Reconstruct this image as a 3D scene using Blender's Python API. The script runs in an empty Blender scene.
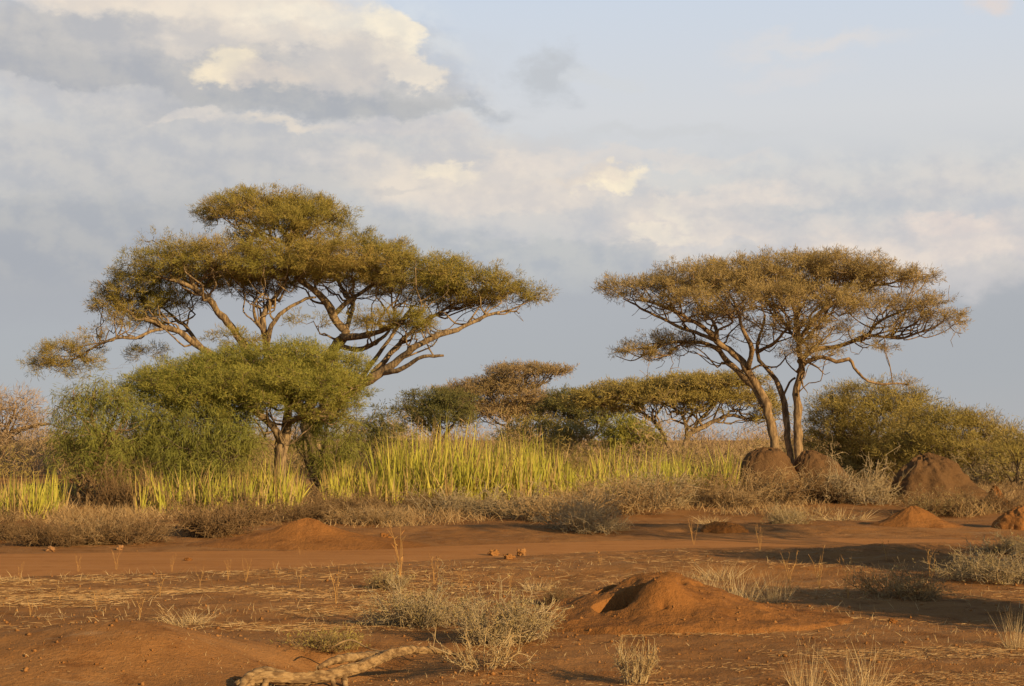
import bpy, math
import numpy as np
from mathutils import Vector

RNG = np.random.RandomState(7)
PI = math.pi
SC = bpy.context.scene
COL = SC.collection

# ------------------------------------------------------------------ camera geometry
H = 2.4                       # eye height
LENS = 55.4
F = LENS / 36.0 * 1024.0
HORIZON = 440.0
PITCH = math.atan((HORIZON - 343.0) / F)
CP, SP = math.cos(PITCH), math.sin(PITCH)


def W(px, py, Y):
    """world point seen at pixel (px, py) at distance Y"""
    xc, zc = (px - 512.0) / F, (343.0 - py) / F
    d = np.array([xc, CP - zc * SP, SP + zc * CP])
    return d * (Y / d[1]) + np.array([0, 0, H])


# ------------------------------------------------------------------ numeric noise
def _hash(ix, iy, iz):
    n = (ix * 374761393 + iy * 668265263 + iz * 2147483647 + 1013904223).astype(np.int64) & 0x7fffffff
    n = ((n ^ (n >> 13)) * 1274126177) & 0x7fffffff
    n = (n ^ (n >> 16)) & 0xffff
    return n / 32767.5 - 1.0


def vnoise(p):
    p = np.asarray(p, float)
    i = np.floor(p).astype(np.int64)
    f = p - i
    f = f * f * (3 - 2 * f)
    out = 0
    for dx in (0, 1):
        wx = f[:, 0] if dx else 1 - f[:, 0]
        for dy in (0, 1):
            wy = f[:, 1] if dy else 1 - f[:, 1]
            for dz in (0, 1):
                wz = f[:, 2] if dz else 1 - f[:, 2]
                out = out + wx * wy * wz * _hash(i[:, 0] + dx, i[:, 1] + dy, i[:, 2] + dz)
    return out


def fbm(p, octaves=4):
    p = np.asarray(p, float)
    s, a, t = 0, 1.0, 0
    for k in range(octaves):
        s = s + a * vnoise(p * (2.03 ** k) + 17.3 * k)
        t += a
        a *= 0.5
    return s / t


def sstep(a, b, x):
    t = np.clip((x - a) / (b - a), 0, 1)
    return t * t * (3 - 2 * t)


# ------------------------------------------------------------------ the lie of the land
TRACK = np.array([(-60, 27.5), (-34, 29.5), (-20, 29.8), (-11, 30.9), (-5, 32.4), (0, 35.4), (4, 37.6), (8, 38.0), (12, 37.2), (18, 37.5), (30, 40), (60, 46)], float)
TRACK_HW = np.array([4.6, 4.5, 4.4, 4.1, 3.3, 2.5, 2.0, 1.9, 2.0, 2.0, 2.2, 2.4])


def track_c(x):
    return np.interp(x, TRACK[:, 0], TRACK[:, 1]), np.interp(x, TRACK[:, 0], TRACK_HW)


def bump(x, y, cx, cy, sx, sy, h):
    return h * np.exp(-((x - cx) / sx) ** 2 - ((y - cy) / sy) ** 2)


def zg(x, y):
    x = np.atleast_1d(np.asarray(x, float)); y = np.atleast_1d(np.asarray(y, float))
    z = 0.45 * sstep(42, 62, y)
    cy, hw = track_c(x)
    d = np.abs(y - cy) / hw
    off = sstep(0.75, 1.3, d)
    z = z - 0.06 * (1 - sstep(0.6, 1.25, d))
    far = 1 - sstep(50, 110, np.hypot(x, y))
    z = z + off * far * (0.10 * fbm(np.stack([x * 0.23, y * 0.23, x * 0 + 3], 1), 3)
                         + 0.045 * fbm(np.stack([x * 1.1, y * 1.1, x * 0 + 9], 1), 3)
                         + 0.030 * fbm(np.stack([x * 4.2, y * 4.2, x * 0 + 5], 1), 3))
    # low banks, the washed-out hollow with the log and the rise beside it
    z = z + bump(x, y, -4.05, 17.0, 1.35, 1.25, 0.40) + bump(x, y, -6.6, 16.8, 2.0, 1.3, 0.26)
    z = z + bump(x, y, -1.75, 17.2, 0.95, 0.8, -0.34) + bump(x, y, -0.2, 16.2, 1.2, 0.6, -0.06)
    z = z + bump(x, y, 3.2, 28.8, 3.5, 0.9, 0.16) + bump(x, y, 8.6, 33.0, 3.0, 1.6, 0.20)
    z = z + bump(x, y, 3.0, 42.2, 9.0, 1.1, 0.16) + bump(x, y, -8, 41.2, 5.0, 1.0, 0.12)
    return z


def G(px, py):
    """point of the ground seen at pixel (px, py)"""
    lo, hi = 8.0, 400.0
    for _ in range(40):
        mid = 0.5 * (lo + hi)
        p = W(px, py, mid)
        if p[2] > float(zg(p[0], p[1])[0]):
            lo = mid
        else:
            hi = mid
    p = W(px, py, lo)
    return np.array([p[0], p[1], float(zg(p[0], p[1])[0])])


# ------------------------------------------------------------------ mesh helpers
def make_mesh(name, parts, mat, smooth=False):
    """parts: list of (V, [F, F..]) with F arrays of quads or triangles -> one mesh"""
    Vs, lv, ls, base, n = [], [], [], 0, 0
    for V, Fs in parts:
        if len(V) == 0:
            continue
        Vs.append(np.asarray(V, np.float32))
        for Fa in Fs:
            Fa = np.asarray(Fa, np.int64)
            if Fa.size == 0:
                continue
            lv.append((Fa + base).ravel())
            ls.append(np.full(len(Fa), Fa.shape[1], np.int64))
        base += len(V)
    V = np.concatenate(Vs); lv = np.concatenate(lv); lt = np.concatenate(ls)
    me = bpy.data.meshes.new(name)
    me.vertices.add(len(V)); me.vertices.foreach_set('co', V.ravel())
    me.loops.add(len(lv)); me.loops.foreach_set('vertex_index', lv.astype(np.int32))
    me.polygons.add(len(lt))
    st = np.concatenate([[0], np.cumsum(lt)[:-1]])
    me.polygons.foreach_set('loop_start', st.astype(np.int32))
    me.polygons.foreach_set('loop_total', lt.astype(np.int32))
    if smooth:
        me.polygons.foreach_set('use_smooth', np.ones(len(lt), bool))
    me.update(calc_edges=True)
    me.validate()
    me.materials.append(mat)
    return me


def link(name, me, parent=None, loc=(0, 0, 0), rotz=0, scale=(1, 1, 1)):
    o = bpy.data.objects.new(name, me)
    COL.objects.link(o)
    o.location = Vector([float(v) for v in loc]); o.rotation_euler = (0, 0, float(rotz)); o.scale = [float(s) for s in scale]
    if parent is not None:
        o.parent = parent
    return o


def tag(o, label=None, cat=None, group=None, kind=None):
    if label: o['label'] = label
    if cat: o['category'] = cat
    if group: o['group'] = group
    if kind: o['kind'] = kind
    return o


def thing(name, label, cat, loc, group=None):
    return tag(link(name, None, None, loc), label, cat, group)


def norm(v):
    v = np.asarray(v, float)
    return v / np.maximum(np.linalg.norm(v, axis=-1, keepdims=True), 1e-9)


def catmull(P, R, step):
    P = np.asarray(P, float); R = np.asarray(R, float)
    Q = np.vstack([2 * P[0] - P[1], P, 2 * P[-1] - P[-2]])
    out, rr = [], []
    for i in range(len(P) - 1):
        a, b, c, d = Q[i:i + 4]
        n = max(2, int(np.linalg.norm(c - b) / step))
        for t in np.arange(n) / n:
            out.append(0.5 * ((2 * b) + (c - a) * t + (2 * a - 5 * b + 4 * c - d) * t * t + (3 * b - a - 3 * c + d) * t ** 3))
            rr.append(R[i] * (1 - t) + R[i + 1] * t)
    out.append(P[-1]); rr.append(R[-1])
    return np.array(out), np.array(rr)


def tube(P, R, sides=8, rough=0.0, cap=True):
    P = np.asarray(P, float); n = len(P)
    T = norm(np.gradient(P, axis=0))
    up = np.array([0.31, 0.2, 0.93])
    N = np.zeros_like(P)
    v = np.cross(T[0], up); v = norm(v)
    for i in range(n):
        v = v - T[i] * np.dot(v, T[i]); v = norm(v); N[i] = v
    B = np.cross(T, N)
    a = np.arange(sides) / sides * 2 * PI
    ring = N[:, None] * np.cos(a)[None, :, None] + B[:, None] * np.sin(a)[None, :, None]
    rad = np.repeat(np.asarray(R)[:, None], sides, 1)
    if rough:
        rad = rad * (1 + rough * RNG.uniform(-1, 1, rad.shape))
    V = (P[:, None] + ring * rad[:, :, None]).reshape(-1, 3)
    i = np.arange(n - 1)[:, None] * sides; j = np.arange(sides)[None]
    j2 = (j + 1) % sides
    Q = np.stack([i + j, i + j2, i + sides + j2, i + sides + j], -1).reshape(-1, 4)
    Fs = [Q]
    if cap:
        V = np.vstack([V, P[0], P[-1]])
        k0, k1 = n * sides, n * sides + 1
        jj = np.arange(sides); jn = (jj + 1) % sides
        Fs.append(np.stack([jn, jj, np.full(sides, k0)], 1))
        Fs.append(np.stack([(n - 1) * sides + jj, (n - 1) * sides + jn, np.full(sides, k1)], 1))
    return V, Fs


def prisms(A, B, ra, rb, k=3):
    A = np.asarray(A, float); B = np.asarray(B, float); n = len(A)
    D = norm(B - A)
    u = norm(np.cross(D, np.array([0.37, 0.61, 0.70])))
    w = np.cross(D, u)
    a = np.arange(k) / k * 2 * PI
    ring = u[:, None] * np.cos(a)[None, :, None] + w[:, None] * np.sin(a)[None, :, None]
    ra = np.broadcast_to(ra, (n,)); rb = np.broadcast_to(rb, (n,))
    V = np.concatenate([A[:, None] + ring * ra[:, None, None], B[:, None] + ring * rb[:, None, None]], 1).reshape(-1, 3)
    i = np.arange(n)[:, None] * 2 * k; j = np.arange(k)[None]; j2 = (j + 1) % k
    Q = np.stack([i + j, i + j2, i + k + j2, i + k + j], -1).reshape(-1, 4)
    return V, [Q]


def blades(P, D, L, Wd, rng, face=None):
    """flat pointed leaflets / sprays, one loose quad each"""
    P = np.asarray(P, float); D = norm(D); n = len(P)
    L = np.broadcast_to(L, (n,)); Wd = np.broadcast_to(Wd, (n,))
    nf = rng.normal(size=(n, 3)) if face is None else face + rng.normal(size=(n, 3)) * 0.55
    s = norm(np.cross(D, nf))
    mid = P + D * (L * 0.45)[:, None]
    V = np.stack([P, mid + s * (Wd / 2)[:, None], P + D * L[:, None], mid - s * (Wd / 2)[:, None]], 1).reshape(-1, 3)
    return V, [np.arange(4 * n).reshape(n, 4)]


def straps(P, D, L, Wd, rng, bend=0.15, segs=3):
    """upright tapering grass / sword leaves with a curve"""
    P = np.asarray(P, float); D = norm(D); n = len(P)
    L = np.broadcast_to(L, (n,)); Wd = np.broadcast_to(Wd, (n,))
    s = norm(np.cross(D, rng.normal(size=(n, 3)) * [1, 1, 0.15]))
    bd = norm(rng.normal(size=(n, 3)) * [1, 1, 0.1] + D * [1.5, 1.5, 0]) * (rng.uniform(0.2, 1, n) * bend * L)[:, None]
    rows = []
    for k in range(segs + 1):
        t = k / segs
        c = P + D * (L * t)[:, None] + bd * t * t
        w = Wd * (1 - t ** 2.2) * 0.5 * (0.8 + 0.4 * math.sin(PI * t)) + 0.0006
        rows += [c + s * w[:, None], c - s * w[:, None]]
    m = 2 * (segs + 1)
    V = np.stack(rows, 1).reshape(-1, 3)
    i = np.arange(n)[:, None] * m
    Q = np.concatenate([np.stack([i + 2 * k, i + 2 * k + 1, i + 2 * k + 3, i + 2 * k + 2], -1) for k in range(segs)], 1).reshape(-1, 4)
    return V, [Q]


# ------------------------------------------------------------------ materials
def new_mat(name):
    m = bpy.data.materials.new(name); m.use_nodes = True
    nt = m.node_tree
    for n in list(nt.nodes): nt.nodes.remove(n)
    out = nt.nodes.new('ShaderNodeOutputMaterial')
    return m, nt, out


def nd(nt, kind, **kw):
    n = nt.nodes.new(kind)
    for k, v in kw.items():
        if k in n.inputs.keys() if hasattr(n.inputs, 'keys') else False:
            pass
        setattr(n, k, v)
    return n


def mixc(nt, fac, a, b, mode='MIX'):
    n = nt.nodes.new('ShaderNodeMix'); n.data_type = 'RGBA'; n.blend_type = mode
    for sock, val in ((n.inputs[0], fac), (n.inputs[6], a), (n.inputs[7], b)):
        if hasattr(val, 'is_output'): nt.links.new(val, sock)
        elif isinstance(val, (int, float)): sock.default_value = val
        else: sock.default_value = (*val, 1)[:4]
    return n.outputs[2]


def mrange(nt, v, a, b, c=0.0, d=1.0, smooth=True):
    n = nt.nodes.new('ShaderNodeMapRange')
    n.interpolation_type = 'SMOOTHSTEP' if smooth else 'LINEAR'
    nt.links.new(v, n.inputs[0])
    for i, x in enumerate((a, b, c, d)): n.inputs[1 + i].default_value = x
    return n.outputs[0]


def noise(nt, vec, scale, detail=4, rough=0.55, out=0):
    n = nt.nodes.new('ShaderNodeTexNoise')
    n.inputs['Scale'].default_value = scale; n.inputs['Detail'].default_value = detail; n.inputs['Roughness'].default_value = rough
    if vec is not None: nt.links.new(vec, n.inputs['Vector'])
    return n.outputs[out]


def leaf_mat(name, c1, c2, c3, scale=0.5, transl=0.25):
    """three natural leaf tones: per-spray random and by clump"""
    m, nt, out = new_mat(name)
    geo = nt.nodes.new('ShaderNodeNewGeometry'); tc = nt.nodes.new('ShaderNodeTexCoord')
    nz = mrange(nt, noise(nt, tc.outputs['Object'], scale, 3), 0.35, 0.65)
    col = mixc(nt, nz, c1, c2)
    col = mixc(nt, mrange(nt, geo.outputs['Random Per Island'], 0.45, 1.0), col, c3)
    d = nt.nodes.new('ShaderNodeBsdfDiffuse'); t = nt.nodes.new('ShaderNodeBsdfTranslucent')
    nt.links.new(col, d.inputs[0]); nt.links.new(col, t.inputs[0])
    mx = nt.nodes.new('ShaderNodeMixShader'); mx.inputs[0].default_value = transl
    nt.links.new(d.outputs[0], mx.inputs[1]); nt.links.new(t.outputs[0], mx.inputs[2])
    nt.links.new(mx.outputs[0], out.inputs[0])
    return m


def bark_mat(name, c1, c2, scale=6, stretch=(1, 1, 0.3)):
    m, nt, out = new_mat(name)
    tc = nt.nodes.new('ShaderNodeTexCoord')
    mp = nt.nodes.new('ShaderNodeMapping'); mp.inputs['Scale'].default_value = stretch
    nt.links.new(tc.outputs['Object'], mp.inputs[0])
    n1 = noise(nt, mp.outputs[0], scale, 5, 0.65)
    col = mixc(nt, mrange(nt, n1, 0.35, 0.65), c1, c2)
    b = nt.nodes.new('ShaderNodeBsdfPrincipled'); b.inputs['Roughness'].default_value = 0.9
    b.inputs['Specular IOR Level'].default_value = 0.15
    nt.links.new(col, b.inputs['Base Color'])
    bp = nt.nodes.new('ShaderNodeBump'); bp.inputs['Strength'].default_value = 0.6; bp.inputs['Distance'].default_value = 0.04
    nt.links.new(n1, bp.inputs['Height']); nt.links.new(bp.outputs[0], b.inputs['Normal'])
    nt.links.new(b.outputs[0], out.inputs[0])
    return m


def earth_mat(name, c1, c2, c3, straw=0.0, bump_d=0.03, pale=(0.34, 0.20, 0.10), worn=0.0):
    """red laterite: broad tones, gritty speckle, washed-in straw colour in patches"""
    m, nt, out = new_mat(name)
    tc = nt.nodes.new('ShaderNodeNewGeometry')
    pos = tc.outputs['Position']
    big = noise(nt, pos, 0.22, 4, 0.6); mid = noise(nt, pos, 1.7, 5, 0.65); fine = noise(nt, pos, 14, 4, 0.7); grit = noise(nt, pos, 55, 2, 0.6)
    col = mixc(nt, mrange(nt, big, 0.35, 0.65), c1, c2)
    col = mixc(nt, mrange(nt, mid, 0.48, 0.72), col, c3)
    col = mixc(nt, mrange(nt, fine, 0.52, 0.75, 0, 0.5), col, pale)
    col = mixc(nt, mrange(nt, grit, 0.30, 0.44, 0.5, 0), col, tuple(v * 0.45 for v in c1))
    if straw:
        mp = nt.nodes.new('ShaderNodeMapping'); mp.inputs['Scale'].default_value = (0.55, 1.6, 1)
        nt.links.new(pos, mp.inputs[0])
        st = noise(nt, mp.outputs[0], 1.3, 6, 0.72)
        col = mixc(nt, mrange(nt, st, 0.54, 0.74, 0, straw), col, (0.36, 0.24, 0.12))
    if worn:
        mp = nt.nodes.new('ShaderNodeMapping'); mp.inputs['Scale'].default_value = (0.12, 1.4, 1)
        nt.links.new(pos, mp.inputs[0])
        st = noise(nt, mp.outputs[0], 1.6, 3, 0.5)
        col = mixc(nt, mrange(nt, st, 0.45, 0.65, 0, worn), col, pale)
    b = nt.nodes.new('ShaderNodeBsdfPrincipled'); b.inputs['Roughness'].default_value = 1.0
    b.inputs['Specular IOR Level'].default_value = 0.05
    nt.links.new(col, b.inputs['Base Color'])
    ad = nt.nodes.new('ShaderNodeMath'); ad.operation = 'ADD'
    nt.links.new(fine, ad.inputs[0]); nt.links.new(mid, ad.inputs[1])
    ad2 = nt.nodes.new('ShaderNodeMath'); ad2.operation = 'MULTIPLY_ADD'
    nt.links.new(grit, ad2.inputs[0]); ad2.inputs[1].default_value = 0.35; nt.links.new(ad.outputs[0], ad2.inputs[2])
    bp = nt.nodes.new('ShaderNodeBump'); bp.inputs['Strength'].default_value = 0.8; bp.inputs['Distance'].default_value = bump_d
    nt.links.new(ad2.outputs[0], bp.inputs['Height']); nt.links.new(bp.outputs[0], b.inputs['Normal'])
    nt.links.new(b.outputs[0], out.inputs[0])
    return m


RED1, RED2, RED3 = (0.27, 0.118, 0.033), (0.335, 0.155, 0.047), (0.195, 0.079, 0.021)
M = dict(
    ground=earth_mat('red_soil', RED1, RED2, RED3, straw=0.5, pale=(0.33, 0.17, 0.065)),
    track=earth_mat('track_dust', (0.40, 0.165, 0.042), (0.44, 0.185, 0.049), (0.35, 0.14, 0.035), bump_d=0.014, worn=0.4, pale=(0.47, 0.215, 0.064)),
    mound=earth_mat('termite_earth', (0.24, 0.098, 0.025), (0.29, 0.122, 0.033), (0.17, 0.066, 0.017), bump_d=0.05, pale=(0.31, 0.145, 0.05)),
    oldmound=earth_mat('old_termite_earth', (0.152, 0.080, 0.032), (0.185, 0.098, 0.040), (0.104, 0.053, 0.021), bump_d=0.09, pale=(0.20, 0.115, 0.05)),
    stone=earth_mat('pale_stone', (0.36, 0.19, 0.075), (0.32, 0.165, 0.065), (0.24, 0.115, 0.045), bump_d=0.01),
    bark=bark_mat('acacia_bark', (0.31, 0.21, 0.10), (0.085, 0.055, 0.030), 9),
    bark_pale=bark_mat('pale_bark', (0.32, 0.205, 0.094), (0.11, 0.066, 0.031), 9),
    bark_dark=bark_mat('dark_bark', (0.15, 0.105, 0.06), (0.085, 0.06, 0.036)),
    log=bark_mat('weathered_wood', (0.33, 0.205, 0.085), (0.12, 0.066, 0.026), 11, (.10, 2.0, 2.0)),
    leaf_left=leaf_mat('olive_gold_sprays', (0.275, 0.228, 0.046), (0.375, 0.255, 0.070), (0.225, 0.188, 0.039), 0.35),
    leaf_right=leaf_mat('brown_gold_sprays', (0.34, 0.237, 0.084), (0.305, 0.22, 0.070), (0.395, 0.27, 0.11), 0.4),
    leaf_green=leaf_mat('green_gold_sprays', (0.27, 0.24, 0.045), (0.22, 0.21, 0.040), (0.35, 0.28, 0.062), 0.6),
    leaf_feather=leaf_mat('feathery_green', (0.225, 0.215, 0.045), (0.27, 0.235, 0.052), (0.17, 0.17, 0.038), 0.6),
    leaf_far=leaf_mat('far_green', (0.15, 0.135, 0.042), (0.205, 0.165, 0.050), (0.115, 0.11, 0.036), 0.3),
    leaf_farbrown=leaf_mat('far_brown', (0.33, 0.225, 0.095), (0.28, 0.20, 0.075), (0.38, 0.25, 0.12), 0.3),
    leaf_bush=leaf_mat('bush_olive', (0.33, 0.245, 0.062), (0.385, 0.275, 0.084), (0.255, 0.205, 0.052), 0.4),
    leaf_grey=leaf_mat('grey_green_leaf', (0.33, 0.245, 0.085), (0.40, 0.285, 0.105), (0.48, 0.345, 0.145), 1.5),
    dry=leaf_mat('dry_brush', (0.38, 0.245, 0.105), (0.29, 0.178, 0.074), (0.47, 0.32, 0.15), 1.2, 0.1),
    dry_dark=leaf_mat('dark_dry_brush', (0.235, 0.142, 0.060), (0.175, 0.103, 0.044), (0.32, 0.205, 0.095), 1.2, 0.1),
    brush=leaf_mat('field_brush', (0.34, 0.215, 0.088), (0.26, 0.155, 0.062), (0.43, 0.29, 0.135), 0.5, 0.1),
    dry_pale=leaf_mat('pale_dry_brush', (0.42, 0.305, 0.155), (0.34, 0.245, 0.115), (0.52, 0.39, 0.21), 1.2, 0.1),
    pink=leaf_mat('bare_twig', (0.37, 0.25, 0.13), (0.29, 0.195, 0.095), (0.42, 0.29, 0.16), 0.8, 0.1),
    straw=leaf_mat('straw', (0.52, 0.36, 0.16), (0.43, 0.275, 0.11), (0.60, 0.45, 0.23), 0.8, 0.2),
    orange=leaf_mat('dead_weed', (0.50, 0.26, 0.075), (0.54, 0.33, 0.11), (0.42, 0.20, 0.06), 0.8, 0.15),
    litter=leaf_mat('straw_litter', (0.36, 0.215, 0.09), (0.28, 0.15, 0.055), (0.47, 0.32, 0.15), 0.6, 0.05),
    scrub=leaf_mat('far_scrub', (0.36, 0.225, 0.11), (0.29, 0.20, 0.08), (0.40, 0.27, 0.15), 0.06, 0.15),
    spear=leaf_mat('sword_leaf', (0.48, 0.42, 0.058), (0.36, 0.34, 0.05), (0.58, 0.47, 0.09), 0.5, 0.3),
    spear_old=leaf_mat('sword_leaf_old', (0.40, 0.26, 0.085), (0.33, 0.21, 0.075), (0.48, 0.34, 0.13), 0.5, 0.2),
)


# ------------------------------------------------------------------ trees
def spread_pads(pads, Y, per_m2, rng, gap=-0.30):
    """points through the flat-bottomed crown pads; returns points and outward directions"""
    S = Y / F
    P, D = [], []
    for pd in pads:
        px, py, hw, hh, dy, db = pd[:6]
        dens = pd[6] if len(pd) > 6 else 1.0
        c = W(px, py, Y + dy)
        a, h, b = max(hw * S - 0.18, 0.6 * hw * S), hh * S * 0.95, max(db - 0.2, 0.6 * db)
        c = c - np.array([0, 0, min(0.24, 0.3 * h)])
        n = max(6, int(1.25 * per_m2 * PI * a * b * dens))
        ang = rng.uniform(0, 2 * PI, n); r = np.sqrt(rng.uniform(0, 1, n))
        r *= 1 + 0.13 * np.sin(ang * 3 + rng.uniform(0, 6)) + 0.09 * np.sin(ang * 7 + rng.uniform(0, 6))
        top = np.sqrt(np.clip(1 - (r / 1.25) ** 2, 0, 1))
        z = rng.uniform(-0.75, 1, n)
        z = np.where(z > 0, z ** 0.7, z) * top
        q = np.stack([r * np.cos(ang) * a, r * np.sin(ang) * b, z * h], 1)
        q += 0.12 * min(a, 1) * rng.normal(size=(n, 3)) * [1, 1, 0.6]
        P.append(c + q)
        D.append(norm(np.stack([q[:, 0] / a, q[:, 1] / b, 0.4 + q[:, 2] / h * 0.8], 1)))
    P, D = np.concatenate(P), np.concatenate(D)
    # foliage stands in clumps with gaps between them
    keep = fbm(P * [1, 1, 1.5] / (20 * S) + 3.7, 3) + 0.12 * rng.normal(size=len(P)) > gap
    return P[keep], D[keep]


def grow(limbP, limbR, A, rng, tip=0.011, power=0.44, wob=0.13):
    """join every tip to the nearest older wood; returns prisms of the twigs"""
    dmin = np.array([np.min(np.linalg.norm(limbP - a, axis=1)) for a in A])
    order = np.argsort(dmin)
    nl, n = len(limbP), len(A)
    nodes = np.zeros((nl + 3 * n, 3)); nodes[:nl] = limbP
    plen = np.zeros(nl + 3 * n); par = np.full(nl + 3 * n, -1); cap = np.zeros(nl + 3 * n); cap[:nl] = limbR
    cnt = nl
    tips = []
    for k in order:
        a = A[k]
        v = a - nodes[:cnt]
        d = np.linalg.norm(v, axis=1)
        cost = d + 0.7 * np.maximum(0, -v[:, 2]) + 0.10 * plen[:cnt]
        p = int(np.argmin(cost))
        L = d[p]
        steps = 1 if L < 0.25 else (2 if L < 1.0 else 3)
        last = p
        for s in range(1, steps + 1):
            t = s / steps
            q = nodes[p] * (1 - t) + a * t
            if s < steps:
                q = q + rng.normal(size=3) * wob * min(L, 1.6) * [1, 1, 0.8] - np.array([0, 0, 0.10 * L * math.sin(PI * t)])
            nodes[cnt] = q; par[cnt] = last; plen[cnt] = plen[last] + L / steps
            last = cnt; cnt += 1
        tips.append(last)
    w = np.zeros(cnt); w[tips] = 1
    for i in range(cnt - 1, nl - 1, -1):
        w[par[i]] += w[i]
    idx = np.arange(nl, cnt)
    r = tip * np.maximum(w[idx], 1) ** power
    rad = np.zeros(cnt); rad[idx] = r
    lim = np.where(par[idx] < nl, cap[par[idx]] * 0.75, 9)
    r = np.minimum(r, lim); rad[idx] = r
    for i in idx:                                     # a child is never thicker than its parent
        if par[i] >= nl: rad[i] = min(rad[i], rad[par[i]])
    r1 = rad[idx]
    r0 = np.where(par[idx] >= nl, np.minimum(rad[par[idx]], r1 * 1.5), r1 * 1.35)
    a, b = nodes[par[idx]], nodes[idx]
    thick = r1 > 0.028
    parts = []
    if thick.any(): parts.append(prisms(a[thick], b[thick], r0[thick], r1[thick] * 0.98, 6))
    if (~thick).any(): parts.append(prisms(a[~thick], b[~thick], r0[~thick], r1[~thick] * 0.9, 3))
    return parts


def tree(name, label, cat, base, Y, limbs, pads, leaf, bark, per_m2=9, leaves=36, size=(0.15, 0.30), width=(0.022, 0.05),
         spread=0.20, droop=0.0, group=None, seed=1, tip=0.011, sides=8, flat=0.6, twig_sprays=3, sec=1.0, bare=.16, gap=-.30):
    rng = np.random.RandomState(seed)
    S = Y / F
    b = np.asarray(base, float)
    root = thing(name, label, cat, b, group)
    lp, lr, tr_parts, br_parts = [], [], [], []
    for li, lm in enumerate(limbs):
        pts, r0, r1 = lm[:3]
        P = np.array([W(p[0], p[1], Y + (p[2] if len(p) > 2 else 0)) for p in pts])
        R = np.linspace(r0, r1, len(P)) * S
        P, R = catmull(P, R, max(0.25, 5 * S))
        wob = np.stack([fbm(np.stack([np.arange(len(P)) * 0.35 + 31 * li, np.full(len(P), ax * 7.7), np.full(len(P), seed)], 1), 2) for ax in range(3)], 1)
        fade = np.minimum(1, np.arange(len(P)) / 6.0)[:, None]
        wob2 = np.stack([fbm(np.stack([np.arange(len(P)) * 0.95 + 13 * li, np.full(len(P), ax * 3.1 + 50), np.full(len(P), seed)], 1), 2) for ax in range(3)], 1)
        R = R * 0.80 * (1 + 0.22 * fbm(np.stack([np.arange(len(P)) * 0.6, np.full(len(P), li * 5.3), np.full(len(P), seed + 9)], 1), 2))
        P = P + wob * fade * (1.8 * S + R[:, None] * 0.5) + wob2 * fade * np.where(R < 4 * S, 1.0 * S, 0.4 * S)[:, None]
        kp = 5 if len(lm) > 3 else 0
        lp.append(P[-kp:]); lr.append(R[-kp:])
        (tr_parts if li == 0 or (len(pts) and pts[0][1] > 900) else br_parts).append(tube(P - b, R, sides, 0.09))
    LP, LR = np.concatenate(lp), np.concatenate(lr)
    # crooked secondary limbs reaching into every pad
    for pd in pads:
        dens = pd[6] if len(pd) > 6 else 1.0
        c = W(pd[0], pd[1], Y + pd[4])
        for _ in range((0 if pd[2] < 12 else max(2, int(pd[2] * (0.2 if dens > .5 else .1) * sec)))):
            aa, rq = rng.uniform(0, 2 * PI), math.sqrt(rng.uniform(0, .9))
            q = c + np.array([math.cos(aa) * rq * pd[2] * S, math.sin(aa) * rq * pd[5], rng.uniform(-.7, .3) * pd[3] * S])
            dv = q - LP; dd = np.linalg.norm(dv, axis=1)
            want = rng.uniform(.25, 1.0) * min(3.6, 1.2 + pd[2] * S)
            i0 = int(np.argmin(np.abs(dd - want) + 1.2 * np.maximum(0, .25 * dd - dv[:, 2]) + (LR < 0.9 * S) * .6))
            L = dd[i0]
            if L < .5 or L > 3.6: continue
            m = max(3, int(L / .45)); tt = np.linspace(0, 1, m + 1)[:, None]
            Pq = LP[i0] * (1 - tt) + q * tt
            Pq[1:-1] += rng.normal(size=(m - 1, 3)) * .13 * min(1.0, .4 + L / 4)
            Pq[:, 2] -= .09 * L * np.sin(PI * tt[:, 0])
            r0 = min(.6 * LR[i0], (.55 + .38 * L) * S); r1 = min(.45 * S, r0 * .6)
            Pq, Rq = catmull(Pq, np.linspace(r0, r1, m + 1), .2)
            br_parts.append(tube(Pq - b, Rq, 5, 0))
            LP = np.vstack([LP, Pq[1:]]); LR = np.concatenate([LR, Rq[1:]])
    A, D = spread_pads(pads, Y, per_m2, rng, gap)
    nb = int(len(A) * bare)
    sel = rng.randint(0, len(A), nb)
    Ab = A[sel] + rng.normal(size=(nb, 3)) * [.5, .5, .15] - np.array([0, 0, 1]) * rng.uniform(.15, .9, nb)[:, None]
    br_parts += [(V - b, Fs) for V, Fs in grow(LP, LR, np.vstack([A, Ab]), rng, tip)]
    link('trunk', make_mesh('trunk', tr_parts, bark, True), root)
    link('branches', make_mesh('branches', br_parts, bark, True), root)
    n = len(A)
    k = leaves
    cen = np.repeat(A, k, 0); out = np.repeat(D, k, 0)
    # every tip carries a few short shoots, the leaf sprays sit along them
    sh = norm(rng.normal(size=(n, twig_sprays, 3)) * [1, 1, 0.55] + D[:, None] * 0.9 - np.array([0, 0, droop]))
    pick = rng.randint(0, twig_sprays, n * k)
    shd = sh[np.repeat(np.arange(n), k), pick]
    t = rng.uniform(0, 1, n * k) ** 0.8
    P = cen + shd * (t * spread * 2.1)[:, None] + rng.normal(size=(n * k, 3)) * spread * 0.34 * [1, 1, flat]
    dr = norm(shd * 0.8 + rng.normal(size=(n * k, 3)) * 0.75 + [0, 0, 0.12 - droop])
    L = rng.uniform(*size, n * k); Wd = rng.uniform(*width, n * k)
    link('crown', make_mesh('crown', [blades(P - b, dr, L, Wd, rng, out)], leaf), root)
    return root


def base_at(px, Y):
    x = W(px, 440, Y)[0]
    return np.array([x, Y, float(zg(x, Y)[0])])


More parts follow.
